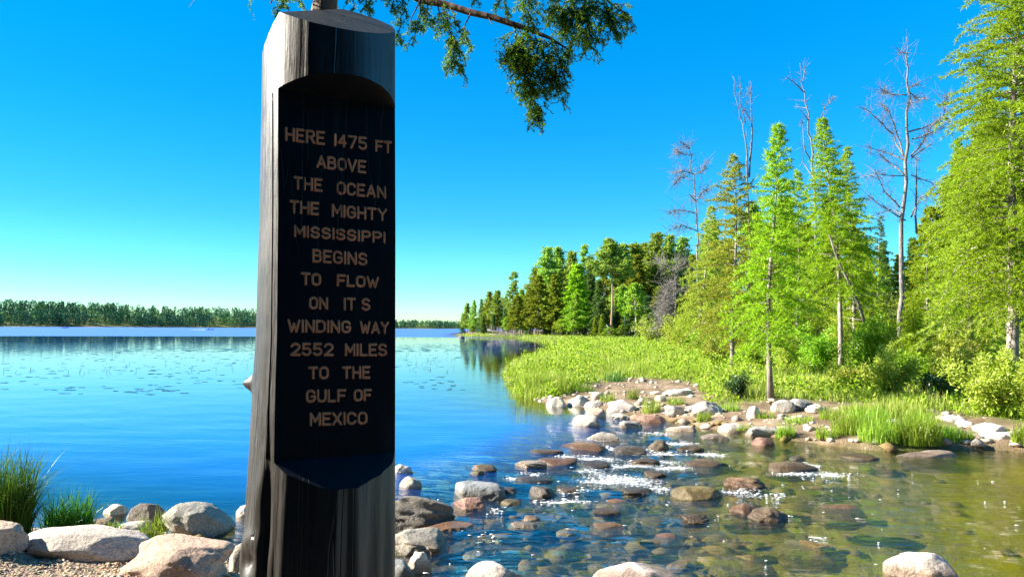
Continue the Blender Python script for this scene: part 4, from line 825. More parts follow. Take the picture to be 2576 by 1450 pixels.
dead_tree(46, [('trunk', z3([(1715, 860), (1730, 560)]) + z2([(1690, 1290), (1700, 900), (1710, 560), (1706, 280), (1704, 70)]), 17)] +
 [('branch', z2(L), w) for L, w in [([(1700, 900), (1610, 720), (1500, 600), (1380, 515)], 5), ([(1700, 890), (1640, 700), (1590, 570), (1545, 515)], 4.5), ([(1705, 455), (1620, 450), (1560, 440), (1545, 420)], 3.5),
  ([(1700, 890), (1560, 830), (1425, 798)], 4), ([(1690, 985), (1580, 900), (1500, 830)], 4), ([(1720, 700), (1850, 660), (1960, 590), (2010, 550)], 4.5), ([(1950, 590), (1965, 480), (2000, 445)], 3),
  ([(1730, 860), (1800, 780), (1880, 650), (1950, 590)], 4.5), ([(1740, 750), (1860, 715), (2030, 610)], 4), ([(1740, 870), (1890, 765)], 4), ([(1660, 1200), (1560, 1100), (1490, 950)], 4), ([(1700, 1290), (1500, 1170), (1440, 1120)], 4),
  ([(1715, 430), (1780, 480), (1850, 475)], 3.5), ([(1720, 410), (1790, 375)], 3), ([(1700, 175), (1640, 165)], 2), ([(1720, 480), (1755, 545)], 2.5), ([(1730, 1270), (1800, 1130), (1900, 1100)], 4), ([(1690, 990), (1500, 985), (1390, 1000)], 3),
  ([(1740, 990), (1870, 1040), (1960, 1150)], 3), ([(1770, 1380), (1772, 1000), (1775, 840)], 6), ([(1690, 1250), (1600, 1220), (1470, 1260)], 4)]], (2268, 880), 'tallest dead tree with candelabra limbs and bleached trunk', 5, 34)
dead_tree(44, [('trunk', [(1884, 880)] + z2([(650, 1150), (635, 900), (625, 750), (600, 600), (560, 430), (548, 330)]), 6.5), ('branch', z2([(660, 1000), (672, 700), (668, 500), (660, 360)]), 5.5), ('branch', z2([(628, 640), (590, 480), (600, 370)]), 2.5), ('branch', z2([(668, 620), (625, 560), (650, 400)]), 2.5)],
          (1886, 885), 'twin-stemmed thin dead tree rising behind the two front larches', 6, 20, .55)
dead_tree(50, [('trunk', [(2054, 880)] + z2([(1090, 1100), (1075, 850), (1060, 700), (1040, 520), (1010, 380), (992, 240)]), 8)] + [('branch', z2(L), w) for L, w in [([(1020, 430), (950, 370), (890, 330)], 3.5), ([(1040, 490), (980, 490)], 2.5), ([(1045, 540), (950, 530)], 2.5), ([(1048, 620), (990, 550)], 3),
  ([(1090, 760), (1130, 620), (1160, 530), (1240, 460)], 3.5), ([(1150, 560), (1200, 480), (1215, 465)], 2), ([(1015, 380), (1025, 300), (1030, 260)], 2.5), ([(1070, 900), (1020, 800), (1010, 640), (990, 610)], 3.5), ([(1080, 1000), (1012, 900), (1005, 720)], 3)]],
          (2056, 885), 'crooked dead tree with a side limb rising left of the tallest dead one', 7, 10, .6)
dead_tree(52, [('trunk', z3([(338, 870), (328, 560), (318, 200)]) + z2([(310, 1450), (300, 1250), (285, 1000), (265, 850), (235, 760)]), 7.5)] + [('branch', z2(L), w) for L, w in [([(285, 980), (200, 960), (120, 980)], 2.5), ([(270, 860), (180, 830), (150, 820)], 2), ([(262, 810), (200, 770)], 2), ([(285, 990), (340, 960), (375, 880)], 2.5),
  ([(295, 1160), (250, 1110)], 2.5), ([(297, 1240), (190, 1215), (100, 1250)], 2.5), ([(300, 1170), (340, 1100), (390, 1080)], 2.5), ([(305, 1360), (200, 1320), (95, 1370)], 3), ([(285, 1020), (190, 1000), (160, 1040)], 2)]] + [('branch', z3([(320, 390), (240, 320), (160, 280)]), 3), ('branch', z3([(325, 480), (200, 500), (60, 620)]), 3)],
          (1760, 865), 'lone thin dead tree with drooping twigs left of the larches', 8, 42, .8)
dead_tree(75, [('trunk', [(1700, 848), (1700, 760), (1698, 690), (1705, 640)], 5)] + [('branch', [(1702, 700 + 14 * k), (1680 - 2 * k, 715 + 14 * k), (1668 - 3 * k, 760 + 10 * k)], 2.2) for k in range(8)] + [('branch', [(1700, 690), (1670, 665), (1650, 650)], 2.2)], (1700, 850), 'grey dead tree with curtains of hanging twigs before the wooded point', 9, 60, .9)
# leaning live trunks between the larches
def stick(name, uvs, dist, w, mat, label, cat, group=None):
    p = place(uvs[0][0], uvs[0][1], dist); mb = MB(); px = dist / FPX; rg = np.random.RandomState(int(uvs[0][0])); n = len(uvs)
    mb.tube([atd(u, v, dist) - p for u, v in uvs], [w * px * .5 * (1 - .5 * k / (n - 1)) for k in range(n)], 7)
    for k in range(8):
        f = rg.rand(); i0 = min(int(f * (n - 1)), n - 2); a = atd(*uvs[i0], dist).lerp(atd(*uvs[i0 + 1], dist), f * (n - 1) - i0) - p; mb.tube([a, a + Vector((rg.normal() * .5, rg.normal() * .5, .1))], [.03, .008], 4)
    o = obj(name, mb, mat, None, True); o.location = p; return tag(o, label, cat, group)
stick('tree_trunk', z3([(1480, 740), (1440, 620), (1370, 460), (1290, 300)]) + [(2085, 590)], 29, 9, M['dead'], 'leaning bare trunk slanting left among the larches', 'tree trunk')

# --- bushes
def bush(uv, dist, w, h, mat, label, n=5000, leaf=(0.09, 0.035), seed=0, name='bush'):
    rg = np.random.RandomState(seed); p = place(uv[0], uv[1], dist, -0.03); px = p.y / FPX; Wm = w * px / 2; Hm = h * px
    r = thing(name, p, label, 'bush', 'bushes on the far bank'); st = MB(); P = []; D = []; ns = 16
    for k in range(ns):
        a = rg.rand() * 6.28; R = Wm * rg.uniform(.2, 1.0); top = np.array([math.cos(a) * R, math.sin(a) * R * .8, Hm * rg.uniform(.55, 1.08) * (1 - 0.35 * (R / Wm) ** 2)]); mid = top * np.array([.35, .35, .55])
        st.tube([(0.1 * math.cos(a), .1 * math.sin(a), 0), mid, top], [.016, .011, .004], 4, False)
        m = n // ns; tt = rg.uniform(.12, 1.04, m); q = np.where(tt[:, None] < .5, mid * (tt[:, None] * 2), mid + (top - mid) * (tt[:, None] * 2 - 1))
        sp = (0.10 + 0.16 * np.sin(tt * 3.0))[:, None] * np.array([Wm, Wm, Hm * .8]) 
        o = unit(rg.normal(size=(m, 3))) * rg.rand(m, 1) ** .5; P.append(q + o * sp); D.append(unit(o + np.array([0, 0, .1]) + .5 * rg.normal(size=(m, 3))))
    P = np.concatenate(P); D = np.concatenate(D); P[:, 2] = np.abs(P[:, 2]) + .02
    cr = MB(); cr.quads(leaves(P, D, leaf[0] * rg.uniform(.6, 1.2, len(P)), leaf[1], rg))
    obj('stems', st, M['twig'], r); obj('foliage', cr, M[mat], r); return r
BUSHES = [
 ((2160, 985), None, 150, 75, 'willow', 'low spreading pale bush left of the olive bush', 5000, (.09, .03)),
 ((2290, 985), None, 120, 95, 'broad', 'bright bush between the olive bush and the dark green one', 5000, (.10, .045)),
 ((2400, 1000), None, 130, 120, 'willow', 'tall pale bush between the dark green bush and the leafy willow', 6000, (.10, .03)),
 ((1800, 935), 33, 110, 70, 'willow', 'low pale bush left of the dark larch trunk', 4500, (.1, .04)),
 ((1900, 945), 29, 90, 65, 'broad', 'low bright bush between the two front trunks', 4000, (.1, .045)),
 ((2000, 915), 34, 150, 110, 'broad', 'bright bush behind the yellowish one', 5000, (.11, .05)),
 ((1640, 856), 90, 130, 60, 'willow', 'pale bush on the meadow before the wooded point', 3500, (.2, .1)),
 ((2520, 1030), 19.5, 130, 110, 'willow', 'pale bush between the huge larch trunk and the stepping slabs', 6000, (.09, .03)),
 ((2500, 1046), None, 235, 165, 'willow', 'pale leafy willow bush spreading over the stepping slabs', 9000, (.10, .03)),
 ((2600, 1056), None, 150, 140, 'willow', 'willow bush at the right edge of the far bank', 6000, (.10, .03)),
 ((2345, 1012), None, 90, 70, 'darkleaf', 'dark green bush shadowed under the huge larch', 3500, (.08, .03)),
 ((2235, 1000), None, 150, 130, 'willow', 'olive bush in front of the big dead trunk', 6000, (.09, .03)),
 ((2195, 955), 27, 140, 170, 'broad', 'tall yellow-green bush with broad leaves right of the leaning trunk', 6000, (.12, .06)),
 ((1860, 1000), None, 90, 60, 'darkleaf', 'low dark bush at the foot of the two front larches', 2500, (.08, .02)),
 ((2060, 950), 28, 150, 110, 'broad', 'light bush behind the slim larch trunk', 5000, (.10, .05)),
 ((1985, 935), 31, 120, 90, 'willow', 'yellowish bush between the slim trunk and the light bush', 4000, (.1, .04)),
 ((2310, 930), 30, 150, 150, 'larch', 'bushy green thicket right of the big dead trunk', 6000, (.09, .035)),
 ((2420, 960), 25, 160, 150, 'willow', 'broad pale thicket behind the leafy willow', 6000, (.1, .035)),
 ((1780, 905), 38, 130, 100, 'broad', 'low yellow-green bush left of the dark-trunked larch', 4500, (.11, .05)),
 ((1700, 858), 70, 110, 75, 'willow', 'pale bush under the grey dead tree', 3500, (.16, .08)),
 ((1720, 868), 58, 130, 110, 'larch_soft', 'high pale thicket at the foot of the lone thin dead tree', 5000, (.16, .07)),
 ((1890, 900), 40, 130, 110, 'willow', 'bush of pale leaves behind the dark trunk', 4500, (.12, .05)),
 ((2110, 905), 38, 160, 150, 'larch_soft', 'mixed thicket beneath the tall narrow larch', 5500, (.12, .05)),
 ((2560, 985), 21, 120, 110, 'willow', 'pale bush around the huge larch trunk', 5000, (.1, .035)),
 ((2440, 905), 40, 240, 200, 'larch', 'deep green thicket closing the view under the huge larch', 6000, (.14, .07)),
 ((2240, 890), 50, 220, 170, 'larch_soft', 'dim thicket closing the view behind the big dead trunk', 6000, (.16, .08)),
 ((2000, 885), 50, 260, 200, 'willow', 'pale thicket closing the view behind the front larches', 7000, (.16, .08)),
 ((1840, 872), 60, 200, 160, 'larch_soft', 'thicket closing the view behind the dark trunk', 6000, (.18, .09)),
]
for i, (uv, dist, bw_, bh, mt, label, n, lf) in enumerate(BUSHES): bush(uv, dist, bw_, bh, mt, label, n, lf, 60 + i, 'thicket' if 'thicket' in label else 'bush')

# --- grass
def strips(B, H, Wd, lean, rg, segs=3):     # curved tapering blades
    n = len(B); a = rg.rand(n) * 6.283; dirv = np.stack([np.cos(a), np.sin(a), np.zeros(n)], 1); dirv = unit(dirv + lean); side = np.stack([-dirv[:, 1], dirv[:, 0], np.zeros(n)], 1)
    tw = rg.rand(n) * 6.283; side = np.stack([np.cos(tw), np.sin(tw), np.zeros(n)], 1); bend = rg.uniform(.15, 1.0, n) ** 1.3; V = []
    for k in range(segs + 1):
        f = k / segs; c = B + dirv * (H * bend * .75 * f ** 2)[:, None]; c[:, 2] += H * (f - .45 * bend * f ** 2.5)
        ww = (Wd * (1 - f) ** .7 * .5)[:, None] if k < segs else (Wd * .03)[:, None]; V += [c - side * ww, c + side * ww]
    V = np.stack(V, 1); q = np.array([[2 * k, 2 * k + 1, 2 * k + 3, 2 * k + 2] for k in range(segs)])
    return V, (q[None] + (np.arange(n) * V.shape[1])[:, None, None]).reshape(-1, 4)
def tuft(uv, wd, ht, n, mat, label, seed, z=None, bw_=.008, segs=4, lean=(0, 0, 0)):
    rg = np.random.RandomState(seed); p = at(*uv, 0.25 if z is None else z)
    if z is None: p = hit(*uv)
    px = p.y / FPX; R = wd * px / 2; H = ht * px; a = rg.rand(n) * 6.283; r = np.sqrt(rg.rand(n)) * R
    B = np.stack([np.cos(a) * r, np.sin(a) * r * .8, -.03 + 0 * r], 1); V, Q = strips(B, H * 1.15 * rg.uniform(.5, 1.1, n), bw_ * rg.uniform(.6, 1.3, n), np.array(lean), rg, segs)
    mb = MB(); mb.add(V, Q=Q); o = obj('grass_tuft', mb, M[mat], None, True); o.location = p; return tag(o, label, 'grass tuft', 'grass tufts by the water')
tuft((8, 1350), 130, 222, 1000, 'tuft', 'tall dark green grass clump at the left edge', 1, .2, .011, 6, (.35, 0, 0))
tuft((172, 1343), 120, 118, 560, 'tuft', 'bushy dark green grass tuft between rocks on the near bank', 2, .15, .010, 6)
tuft((382, 1362), 60, 90, 110, 'tuft_light', 'small light green grass tuft behind the long pale boulder', 3, .18, .009, 5)
tuft((290, 1326), 40, 30, 60, 'tuft_light', 'tiny grass sprout by the brown layered rock', 4, .15, .007, 4)
for i, (u, v, wd, ht, n, mt, label) in enumerate([(1640, 1036, 50, 45, 160, 'tuft_light', 'upright light tuft at the water right of the brightest boulder'), (1528, 1010, 45, 32, 140, 'tuft_light', 'light tuft between the greyish pink rock and the brightest boulder'),
  (1590, 1002, 35, 36, 120, 'tuft_light', 'thin tuft behind the brightest boulder'), (1768, 1056, 40, 30, 180, 'tuft_light', 'low round tuft below the large steep pale rock'), (1975, 1097, 50, 38, 260, 'tuft_light', 'bright round tuft beside the blocky grey rock'),
  (2082, 1098, 60, 36, 240, 'tuft_light', 'light tuft above the blocky white rock'), (2140, 1088, 90, 66, 420, 'tuft_light', 'leftmost of the reedy tufts on the right bank'), (2215, 1104, 110, 66, 480, 'tuft_light', 'middle reedy tuft reaching the water'),
  (2305, 1112, 120, 92, 620, 'tuft_light', 'tallest reedy tuft bending over the green water'), (2385, 1106, 60, 50, 260, 'tuft_light', 'reedy tuft right of the tallest one'), (2432, 1102, 34, 28, 130, 'tuft_light', 'small tuft beside the largest stepping slab'),
  (2572, 1116, 50, 60, 260, 'tuft_light', 'tuft at the right edge below the stepping slabs'), (1880, 1078, 60, 18, 160, 'tuft_light', 'low strip of grass between the white slab and the blocky grey rock'), (1345, 992, 90, 80, 420, 'tuft_light', 'tall tuft where the grassy point meets the lake'), (1420, 985, 80, 40, 260, 'tuft_light', 'tuft above the leftmost mirrored rocks'), (1550, 958, 60, 34, 200, 'tuft', 'dark tuft on the sand edge behind the far rocks'), (1700, 1016, 50, 26, 170, 'tuft_light', 'small tuft on the dirt above the grey and white rock'), (1835, 1030, 60, 24, 190, 'tuft_light', 'small tuft above the rounded pale and grey rock'), (1925, 1050, 46, 24, 150, 'tuft_light', 'small tuft right of the bright white round rock'), (2010, 1062, 70, 26, 220, 'tuft_light', 'low tuft among pebbles below the big pale rock on the dirt'), (2090, 1050, 60, 34, 220, 'tuft_light', 'tuft on the dirt right of the pinkish pale pointed rock'), (1470, 985, 60, 26, 200, 'tuft_light', 'low tuft behind the large smooth mirrored rock'), (2180, 1060, 110, 50, 420, 'tuft_light', 'thick tuft behind the middle reedy one'), (2318, 1078, 80, 60, 340, 'tuft_light', 'thick tuft behind the tallest reedy one')]):
    tuft((u, v), wd, ht, n, mt, label, 20 + i, None, .012, 4)
# meadow of the far bank
rg = np.random.RandomState(77); n = 420000
r_ = 17 * (190 / 17) ** rg.rand(n); az = rg.uniform(-.12, .72, n); P = np.c_[r_ * np.sin(az), r_ * np.cos(az)]
z, s, sn, sr, sf = ground_z(P); sg = np.maximum(sdpoly(P, GRASS), sdpoly(P, GRASS2)); nz_ = fbm(np.c_[P * .5, P[:, :1] * 0], 9, 3); k = (sg + .35 * fbm(np.c_[P * 1.3, P[:, :1] * 0], 4, 3) > 0) & (rg.rand(n) < np.clip(.55 + nz_ * .6, .15, 1))
P = P[k]; z = z[k]; r_ = r_[k]; nz_ = nz_[k]; sg = sg[k]; m = len(P); edge = np.exp(-np.maximum(sg, 0) / 1.2)
H = (0.20 + 0.24 * np.clip(nz_ + .5, 0, 1.3)) * rg.uniform(.5, 1.35, m) * (1 - .35 * edge * (P[:, 0] > 3)); H = np.where(P[:, 0] < 2.5, H * 1.25, H)
V, Q = strips(np.c_[P, z - .02], H, .008 + r_ * .00050, np.array([0.15, 0, 0]), rg, 2)
mb = MB(); mb.add(V, Q=Q); tag(obj('meadow_grass', mb, M['grass']), 'sunlit yellow-green meadow grass covering the far bank', 'grass', kind='stuff')

# low weeds among the grass
rg = np.random.RandomState(78); n = 110000; r_ = 17 * (110 / 17) ** rg.rand(n); az = rg.uniform(-.1, .72, n); P = np.c_[r_ * np.sin(az), r_ * np.cos(az)]
z, s, sn, sr, sf = ground_z(P); sg = sdpoly(P, GRASS); cl_ = fbm(np.c_[P * .9, P[:, :1] * 0], 19, 3); k = (sg > -.1) & (cl_ > .05); P = P[k]; z = z[k]; r_ = r_[k]; cl_ = cl_[k]; m = len(P)
Q = np.c_[P, z + rg.rand(m) * (.15 + .75 * np.clip(cl_, 0, .8))]; D = unit(rg.normal(size=(m, 3)) + np.array([0, 0, .6])); mb = MB(); mb.quads(leaves(Q, D, .07 + r_ * .0022, .025 + r_ * .0011, rg))
tag(obj('weeds', mb, M['weed']), 'leafy weeds growing among the meadow grass', 'weeds', kind='stuff')
# ------------------------------------------------------------------ trees of the wooded point
def pine_mesh(seed, crown_from=.35, wid=.17, irregular=.5, n=46, K=9, tier=.05, needle=.03):
    """tall pine of unit height: bare trunk, uneven plates of foliage"""
    rg = np.random.RandomState(seed); tr = MB(); P = []; D = []
    ax = lambda t: np.array([.012 * math.sin(t * 5 + seed), .012 * math.cos(t * 4 + seed), t])
    tr.tube([ax(t) for t in np.linspace(0, .97, 9)], [.0125 * (1 - t * .9) for t in np.linspace(0, 1, 9)], 6)
    for k in range(n):
        f = (k + rg.rand()) / n; t = crown_from + (1 - crown_from) * f; L = wid * (.05 + 1.15 * (1 - f) ** .95 * min(1, .45 + 3 * f)) * rg.uniform(1 - irregular, 1.15); a = k * 2.4 + rg.normal() * .5
        h = np.array([math.cos(a), math.sin(a), 0]); b = ax(t); e = b + h * L + np.array([0, 0, L * rg.uniform(.05, .45)])
        tr.tube([b, (b + e) / 2 + np.array([0, 0, -.006]), e], [.003, .002, .0009], 3, False)
        m = int(26 + 120 * L / wid * .35); x = rg.uniform(.25, 1.05, m) ** .7; q = b + np.outer(x, e - b) + rg.normal(size=(m, 3)) * np.array([.016, .016, .009]) * (1 + 2 * x[:, None] * L / wid * .5); P.append(q); D.append(unit(h + np.array([0, 0, .7]) + .4 * rg.normal(size=(m, 3))))
    P = np.concatenate(P); D = np.concatenate(D); cr = MB(); cr.tris(blades(P, D, needle * 1.15, needle * .48, 3, .8, rg)); return tr, cr
def spruce_mesh(seed, cb=.06, wid=.14, n=90, needle=.026, shape=.9, droop=.5):
    rg = np.random.RandomState(seed); tr = MB(); P = []; D = []; tr.tube([(0, 0, t) for t in np.linspace(0, .97, 6)], [.011 * (1 - t * .9) for t in np.linspace(0, 1, 6)], 5)
    for k in range(n):
        f = (k + rg.rand()) / n; t = cb + (1 - cb) * f; L = (wid * (1 - f) ** shape + .008) * rg.uniform(.6, 1.15); a = k * 2.4 + rg.normal() * .4; h = np.array([math.cos(a), math.sin(a), 0]); b = np.array([0, 0, t])
        m = int(14 + 90 * L / wid * .4); x = rg.rand(m) ** .6; q = b + np.outer(x * L, h) + rg.normal(size=(m, 3)) * np.array([.010, .010, .005]) * (.4 + x[:, None]); q[:, 2] += L * (.12 * x - droop * x ** 2); P.append(q); D.append(unit(h + np.array([0, 0, -.1]) + .5 * rg.normal(size=(m, 3))))
        if k % 3 == 0: tr.tube([b, b + h * L * .7 + np.array([0, 0, -L * droop * .4])], [.0025, .001], 3, False)
    P = np.concatenate(P); D = np.concatenate(D); cr = MB(); cr.tris(blades(P, D, needle * 1.15, needle * .50, 3, .7, rg)); return tr, cr
def broad_mesh(seed, cb=.25, wid=.2, n=60, leaf=.026):
    rg = np.random.RandomState(seed); tr = MB(); P = []; D = []; tr.tube([(.01 * math.sin(t * 5), .01 * math.cos(t * 6), t) for t in np.linspace(0, .92, 7)], [.0105 * (1 - t * .88) for t in np.linspace(0, 1, 7)], 6)
    for k in range(n):
        f = (k + rg.rand()) / n; t = cb + (.95 - cb) * f; L = wid * math.sin(math.pi * min(.97, .18 + .8 * f)) ** .8 * rg.uniform(.5, 1.1); a = k * 2.4 + rg.normal() * .5; h = np.array([math.cos(a), math.sin(a), 0]); b = np.array([0, 0, t - L * .3]); e = b + h * L + np.array([0, 0, L * .6])
        tr.tube([b, e], [.003, .0009], 3, False); c = b + (e - b) * rg.uniform(.75, 1.05); m = 95; o = unit(rg.normal(size=(m, 3))) * rg.rand(m, 1) ** .4; P.append(c + o * np.array([.050, .050, .036]) * rg.uniform(.6, 1.25)); D.append(unit(o + np.array([0, 0, .3]) + .6 * rg.normal(size=(m, 3))))
    P = np.concatenate(P); D = np.concatenate(D); cr = MB(); cr.quads(leaves(P, D, leaf, leaf * .6, rg)); return tr, cr
PROTO = {}
def proto(kind):
    k = PROTO.setdefault(kind, []); return k
def first(kind, i, name, mk, mb_, mc):
    tk, cr = mk; return (name, tk.mesh('trunk', True), cr.mesh('crown'), mb_, mc)
KINDS_ = {'pine': [pine_mesh(1, .20, .16, .5, 56), pine_mesh(2, .14, .18, .55, 56), pine_mesh(3, .26, .15, .6, 50)], 'airy': [pine_mesh(4, .3, .16, .75, 26)], 'redpine': [pine_mesh(5, .60, .17, .45, 40)],
          'spruce': [spruce_mesh(6), spruce_mesh(7, .03, .12, 100), spruce_mesh(8, .08, .17, 80)], 'narrow': [spruce_mesh(9, .2, .055, 70, .022, .5, .3)], 'larch': [spruce_mesh(10, .12, .20, 90, .03, .7, .15), spruce_mesh(11, .15, .24, 90, .03, .6, .1)],
          'broad': [broad_mesh(12), broad_mesh(13, .2, .24)], 'birch': [broad_mesh(14, .4, .15, 40, .03)]}
MATS_ = {'pine': ('bark_pine', 'pine', 'pine_tree'), 'airy': ('bark_pine', 'pine', 'pine_tree'), 'redpine': ('bark_pine', 'pine', 'pine_tree'), 'spruce': ('bark_far', 'spruce', 'spruce_tree'), 'narrow': ('bark_far', 'spruce', 'spruce_tree'),
         'larch': ('bark_far', 'olive', 'larch_tree'), 'broad': ('bark_far', 'broad', 'leafy_tree'), 'birch': ('bark_birch', 'broad', 'birch_tree')}
CACHE = {}
def grow(kind, var, mat, p, H, wf, label, group, rz):
    key = (kind, var, mat); nm = MATS_[kind][2]
    r = thing(nm, p, label, 'tree', group, rz); r.scale = (H * wf, H * wf, H)
    if key not in CACHE:
        tk, cr = KINDS_[kind][var]; a = tk.mesh('trunk', True); b = cr.mesh('crown'); a.materials.append(M[MATS_[kind][0]]); b.materials.append(M[mat or MATS_[kind][1]]); CACHE[key] = (a, b)
    a, b = CACHE[key]; obj('trunk', a, None, r); obj('crown', b, None, r); return r
TREELINE = [ # x, top, distance, kind, variant, width factor, foliage, label
 (1163, 787, 215, 'spruce', 0, .8, None, 'little dark spruce at the very tip of the wooded point'), (1174, 763, 210, 'pine', 0, .9, None, 'first pine at the tip of the wooded point'), (1190, 756, 205, 'pine', 1, .9, None, 'second pine from the tip, dark and ragged'),
 (1210, 752, 200, 'spruce', 2, 1.0, None, 'dark spruce behind the second pine from the tip'), (1228, 735, 198, 'pine', 1, 1.3, 'olive', 'broad olive pine before the airy tall pine'), (1251, 732, 195, 'pine', 0, 1.2, None, 'dense pine just left of the airy tall pine'),
 (1272, 745, 190, 'spruce', 1, 1.0, None, 'dark spruce under the airy tall pine'), (1292, 684, 188, 'airy', 0, 1.0, None, 'airy tall pine standing above its neighbours'), (1309, 728, 186, 'pine', 2, 1.1, None, 'dark pine right of the airy tall pine'),
 (1300, 742, 168, 'larch', 1, 1.0, None, 'olive larch leaning out over the fallen trunks'), (1330, 728, 170, 'broad', 0, .8, 'olive', 'olive leafy tree right of the leaning larch'), (1346, 674, 182, 'pine', 2, 1.2, None, 'pine at the left shoulder of the big pine group'),
 (1353, 692, 160, 'larch', 1, 1.05, None, 'wide olive-brown larch in front of the big pine group'), (1380, 626, 178, 'pine', 1, 1.25, None, 'biggest white pine of the left group'), (1401, 625, 182, 'pine', 0, 1.0, None, 'twin of the biggest white pine, just right of it'),
 (1395, 690, 158, 'larch', 0, 1.1, None, 'olive larch standing before the biggest white pine'), (1434, 635, 175, 'pine', 2, 1.1, None, 'bluish pine right of the twin white pines'), (1449, 663, 156, 'larch', 0, 1.2, 'larch', 'bright green larch in the middle of the point'),
 (1469, 617, 178, 'airy', 0, .8, None, 'thin bare-necked pine above the bright green larch'), (1485, 645, 172, 'narrow', 0, 1.0, None, 'needle-thin spruce left of the red-trunked pine'), (1445, 740, 146, 'pine', 1, 1.3, 'broad', 'low yellow-green pine in front of the bright larch'),
 (1507, 704, 152, 'spruce', 2, 1.2, None, 'black-green spruce left of the long red trunk'), (1536, 604, 150, 'redpine', 0, 1.15, None, 'tall pine with a long bare reddish trunk'), (1570, 618, 172, 'pine', 1, 1.2, None, 'pine right of the long red trunk'),
 (1598, 616, 174, 'pine', 2, 1.1, 'olive', 'olive pine third from the long red trunk'), (1602, 640, 165, 'larch', 0, 1.0, None, 'pale larch below the olive pine'), (1622, 616, 176, 'pine', 0, 1.1, None, 'pine between the olive pine and the highest pair'),
 (1653, 590, 168, 'pine', 0, 1.1, None, 'left one of the highest pair of pines'), (1689, 596, 166, 'pine', 1, 1.1, None, 'right one of the highest pair of pines'), (1720, 600, 170, 'pine', 2, 1.1, None, 'pine half hidden behind the lone thin dead tree'),
 (1597, 708, 140, 'birch', 0, 1.0, None, 'slender white-stemmed birch before the pines'), (1570, 720, 150, 'birch', 0, .8, 'broad', 'faint birch stem between the red trunk and the slender birch'), (1497, 796, 143, 'spruce', 1, 1.3, 'olive', 'small young spruce left of the red trunk foot'), (1514, 790, 141, 'spruce', 0, 1.2, 'olive', 'brighter young spruce right beside the small one'),
 (1642, 770, 140, 'broad', 1, 1.5, 'broad', 'bright round leafy tree at the right end of the point'), (1550, 770, 158, 'spruce', 2, 1.3, None, 'dark spruce just right of the red trunk'), (1585, 760, 160, 'spruce', 0, 1.4, None, 'dark spruce behind the slender birch'), (1625, 745, 158, 'spruce', 1, 1.4, None, 'dark spruce behind the bright round leafy tree'),
 (1660, 720, 156, 'larch', 1, 1.2, None, 'olive larch behind the grey dead tree'), (1690, 690, 150, 'larch', 0, 1.3, None, 'pale larch left of the lone thin dead tree'), (1475, 760, 160, 'spruce', 2, 1.3, None, 'dark spruce behind the young spruces'), (1420, 760, 165, 'spruce', 0, 1.4, None, 'dark spruce under the twin white pines'),
 (1375, 775, 168, 'spruce', 1, 1.4, None, 'dark spruce behind the wide olive-brown larch'), (1330, 790, 172, 'spruce', 2, 1.2, None, 'short dark spruce at the root of the fallen trunks'), (1240, 790, 192, 'spruce', 0, 1.3, None, 'short dark spruce left of the leaning larch'), (1215, 795, 196, 'spruce', 1, 1.3, None, 'short dark spruce near the tip of the point'), (1275, 795, 184, 'broad', 0, 1.2, 'broad', 'light leafy bush-like tree at the water of the point'),
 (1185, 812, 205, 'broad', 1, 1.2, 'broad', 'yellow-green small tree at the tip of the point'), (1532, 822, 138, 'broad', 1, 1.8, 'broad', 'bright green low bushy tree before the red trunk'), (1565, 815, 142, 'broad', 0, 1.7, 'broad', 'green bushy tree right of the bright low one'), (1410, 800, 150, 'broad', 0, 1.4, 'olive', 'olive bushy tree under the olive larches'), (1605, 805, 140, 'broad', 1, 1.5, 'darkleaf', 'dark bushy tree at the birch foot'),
]
rgT = random.Random(5)
for (u, vt, dist, kind, var, wf, mt, label) in TREELINE:
    p = atd(u, 845, dist); p = Vector((p.x, dist, gz(p.x, dist) - .1)); H = atd(u, vt, dist).z - p.z
    grow(kind, var, mt, p, H, 1.15 * wf * (.55 if kind in ('broad',) and H > 14 else 1.0) * (1.0 if H > 9 else 1.25), label, 'trees of the wooded point', rgT.random() * 6.28)
for k in range(34):
    u = 1175 + 555 * (k + rgT.random()) / 34; dist = np.interp(u, [1160, 1400, 1730], [216, 194, 186]) + rgT.uniform(-4, 10); vt = np.interp(u, [1160, 1220, 1300, 1350, 1400, 1460, 1540, 1650, 1740], [800, 765, 750, 705, 680, 680, 665, 650, 640]) + rgT.uniform(-6, 40)
    kind, var, mt = rgT.choice([('spruce', 0, None), ('spruce', 2, None), ('pine', 1, None), ('larch', 0, None), ('pine', 0, 'olive'), ('broad', 1, 'olive')]); p = atd(u, 845, float(dist)); p = Vector((p.x, dist, gz(p.x, dist) - .1))
    H = atd(u, float(vt), float(dist)).z - p.z; grow(kind, var, mt, p, H, 1.35 * (.7 if kind == 'broad' else 1), 'one of the crowded forest trees filling the second row of the wooded point', 'second row of trees on the wooded point', rgT.random() * 6.28)
# trees behind the larches of the far bank
BACK = [(1800, 560, 95, 'pine', 1), (1835, 600, 88, 'larch', 0), (1900, 520, 100, 'pine', 0), (1940, 560, 80, 'larch', 1), (1985, 500, 92, 'pine', 2), (2030, 560, 84, 'larch', 0), (2085, 500, 90, 'spruce', 0), (2140, 540, 80, 'larch', 1), (2180, 600, 70, 'spruce', 2), (2225, 610, 75, 'spruce', 0),
        (2265, 640, 70, 'larch', 0), (2300, 600, 78, 'spruce', 1), (2350, 520, 72, 'larch', 1), (2395, 450, 75, 'spruce', 0), (2440, 380, 70, 'larch', 0), (2490, 330, 72, 'larch', 1), (2540, 300, 66, 'spruce', 2), (2590, 320, 70, 'larch', 0), (2640, 300, 66, 'spruce', 1), (1770, 610, 98, 'spruce', 2), (1745, 640, 110, 'larch', 0), (2700, 330, 68, 'larch', 1), (2780, 360, 70, 'spruce', 0)]
rowlab = {'pine': 'dark pine', 'larch': 'olive larch', 'spruce': 'dark spruce'}
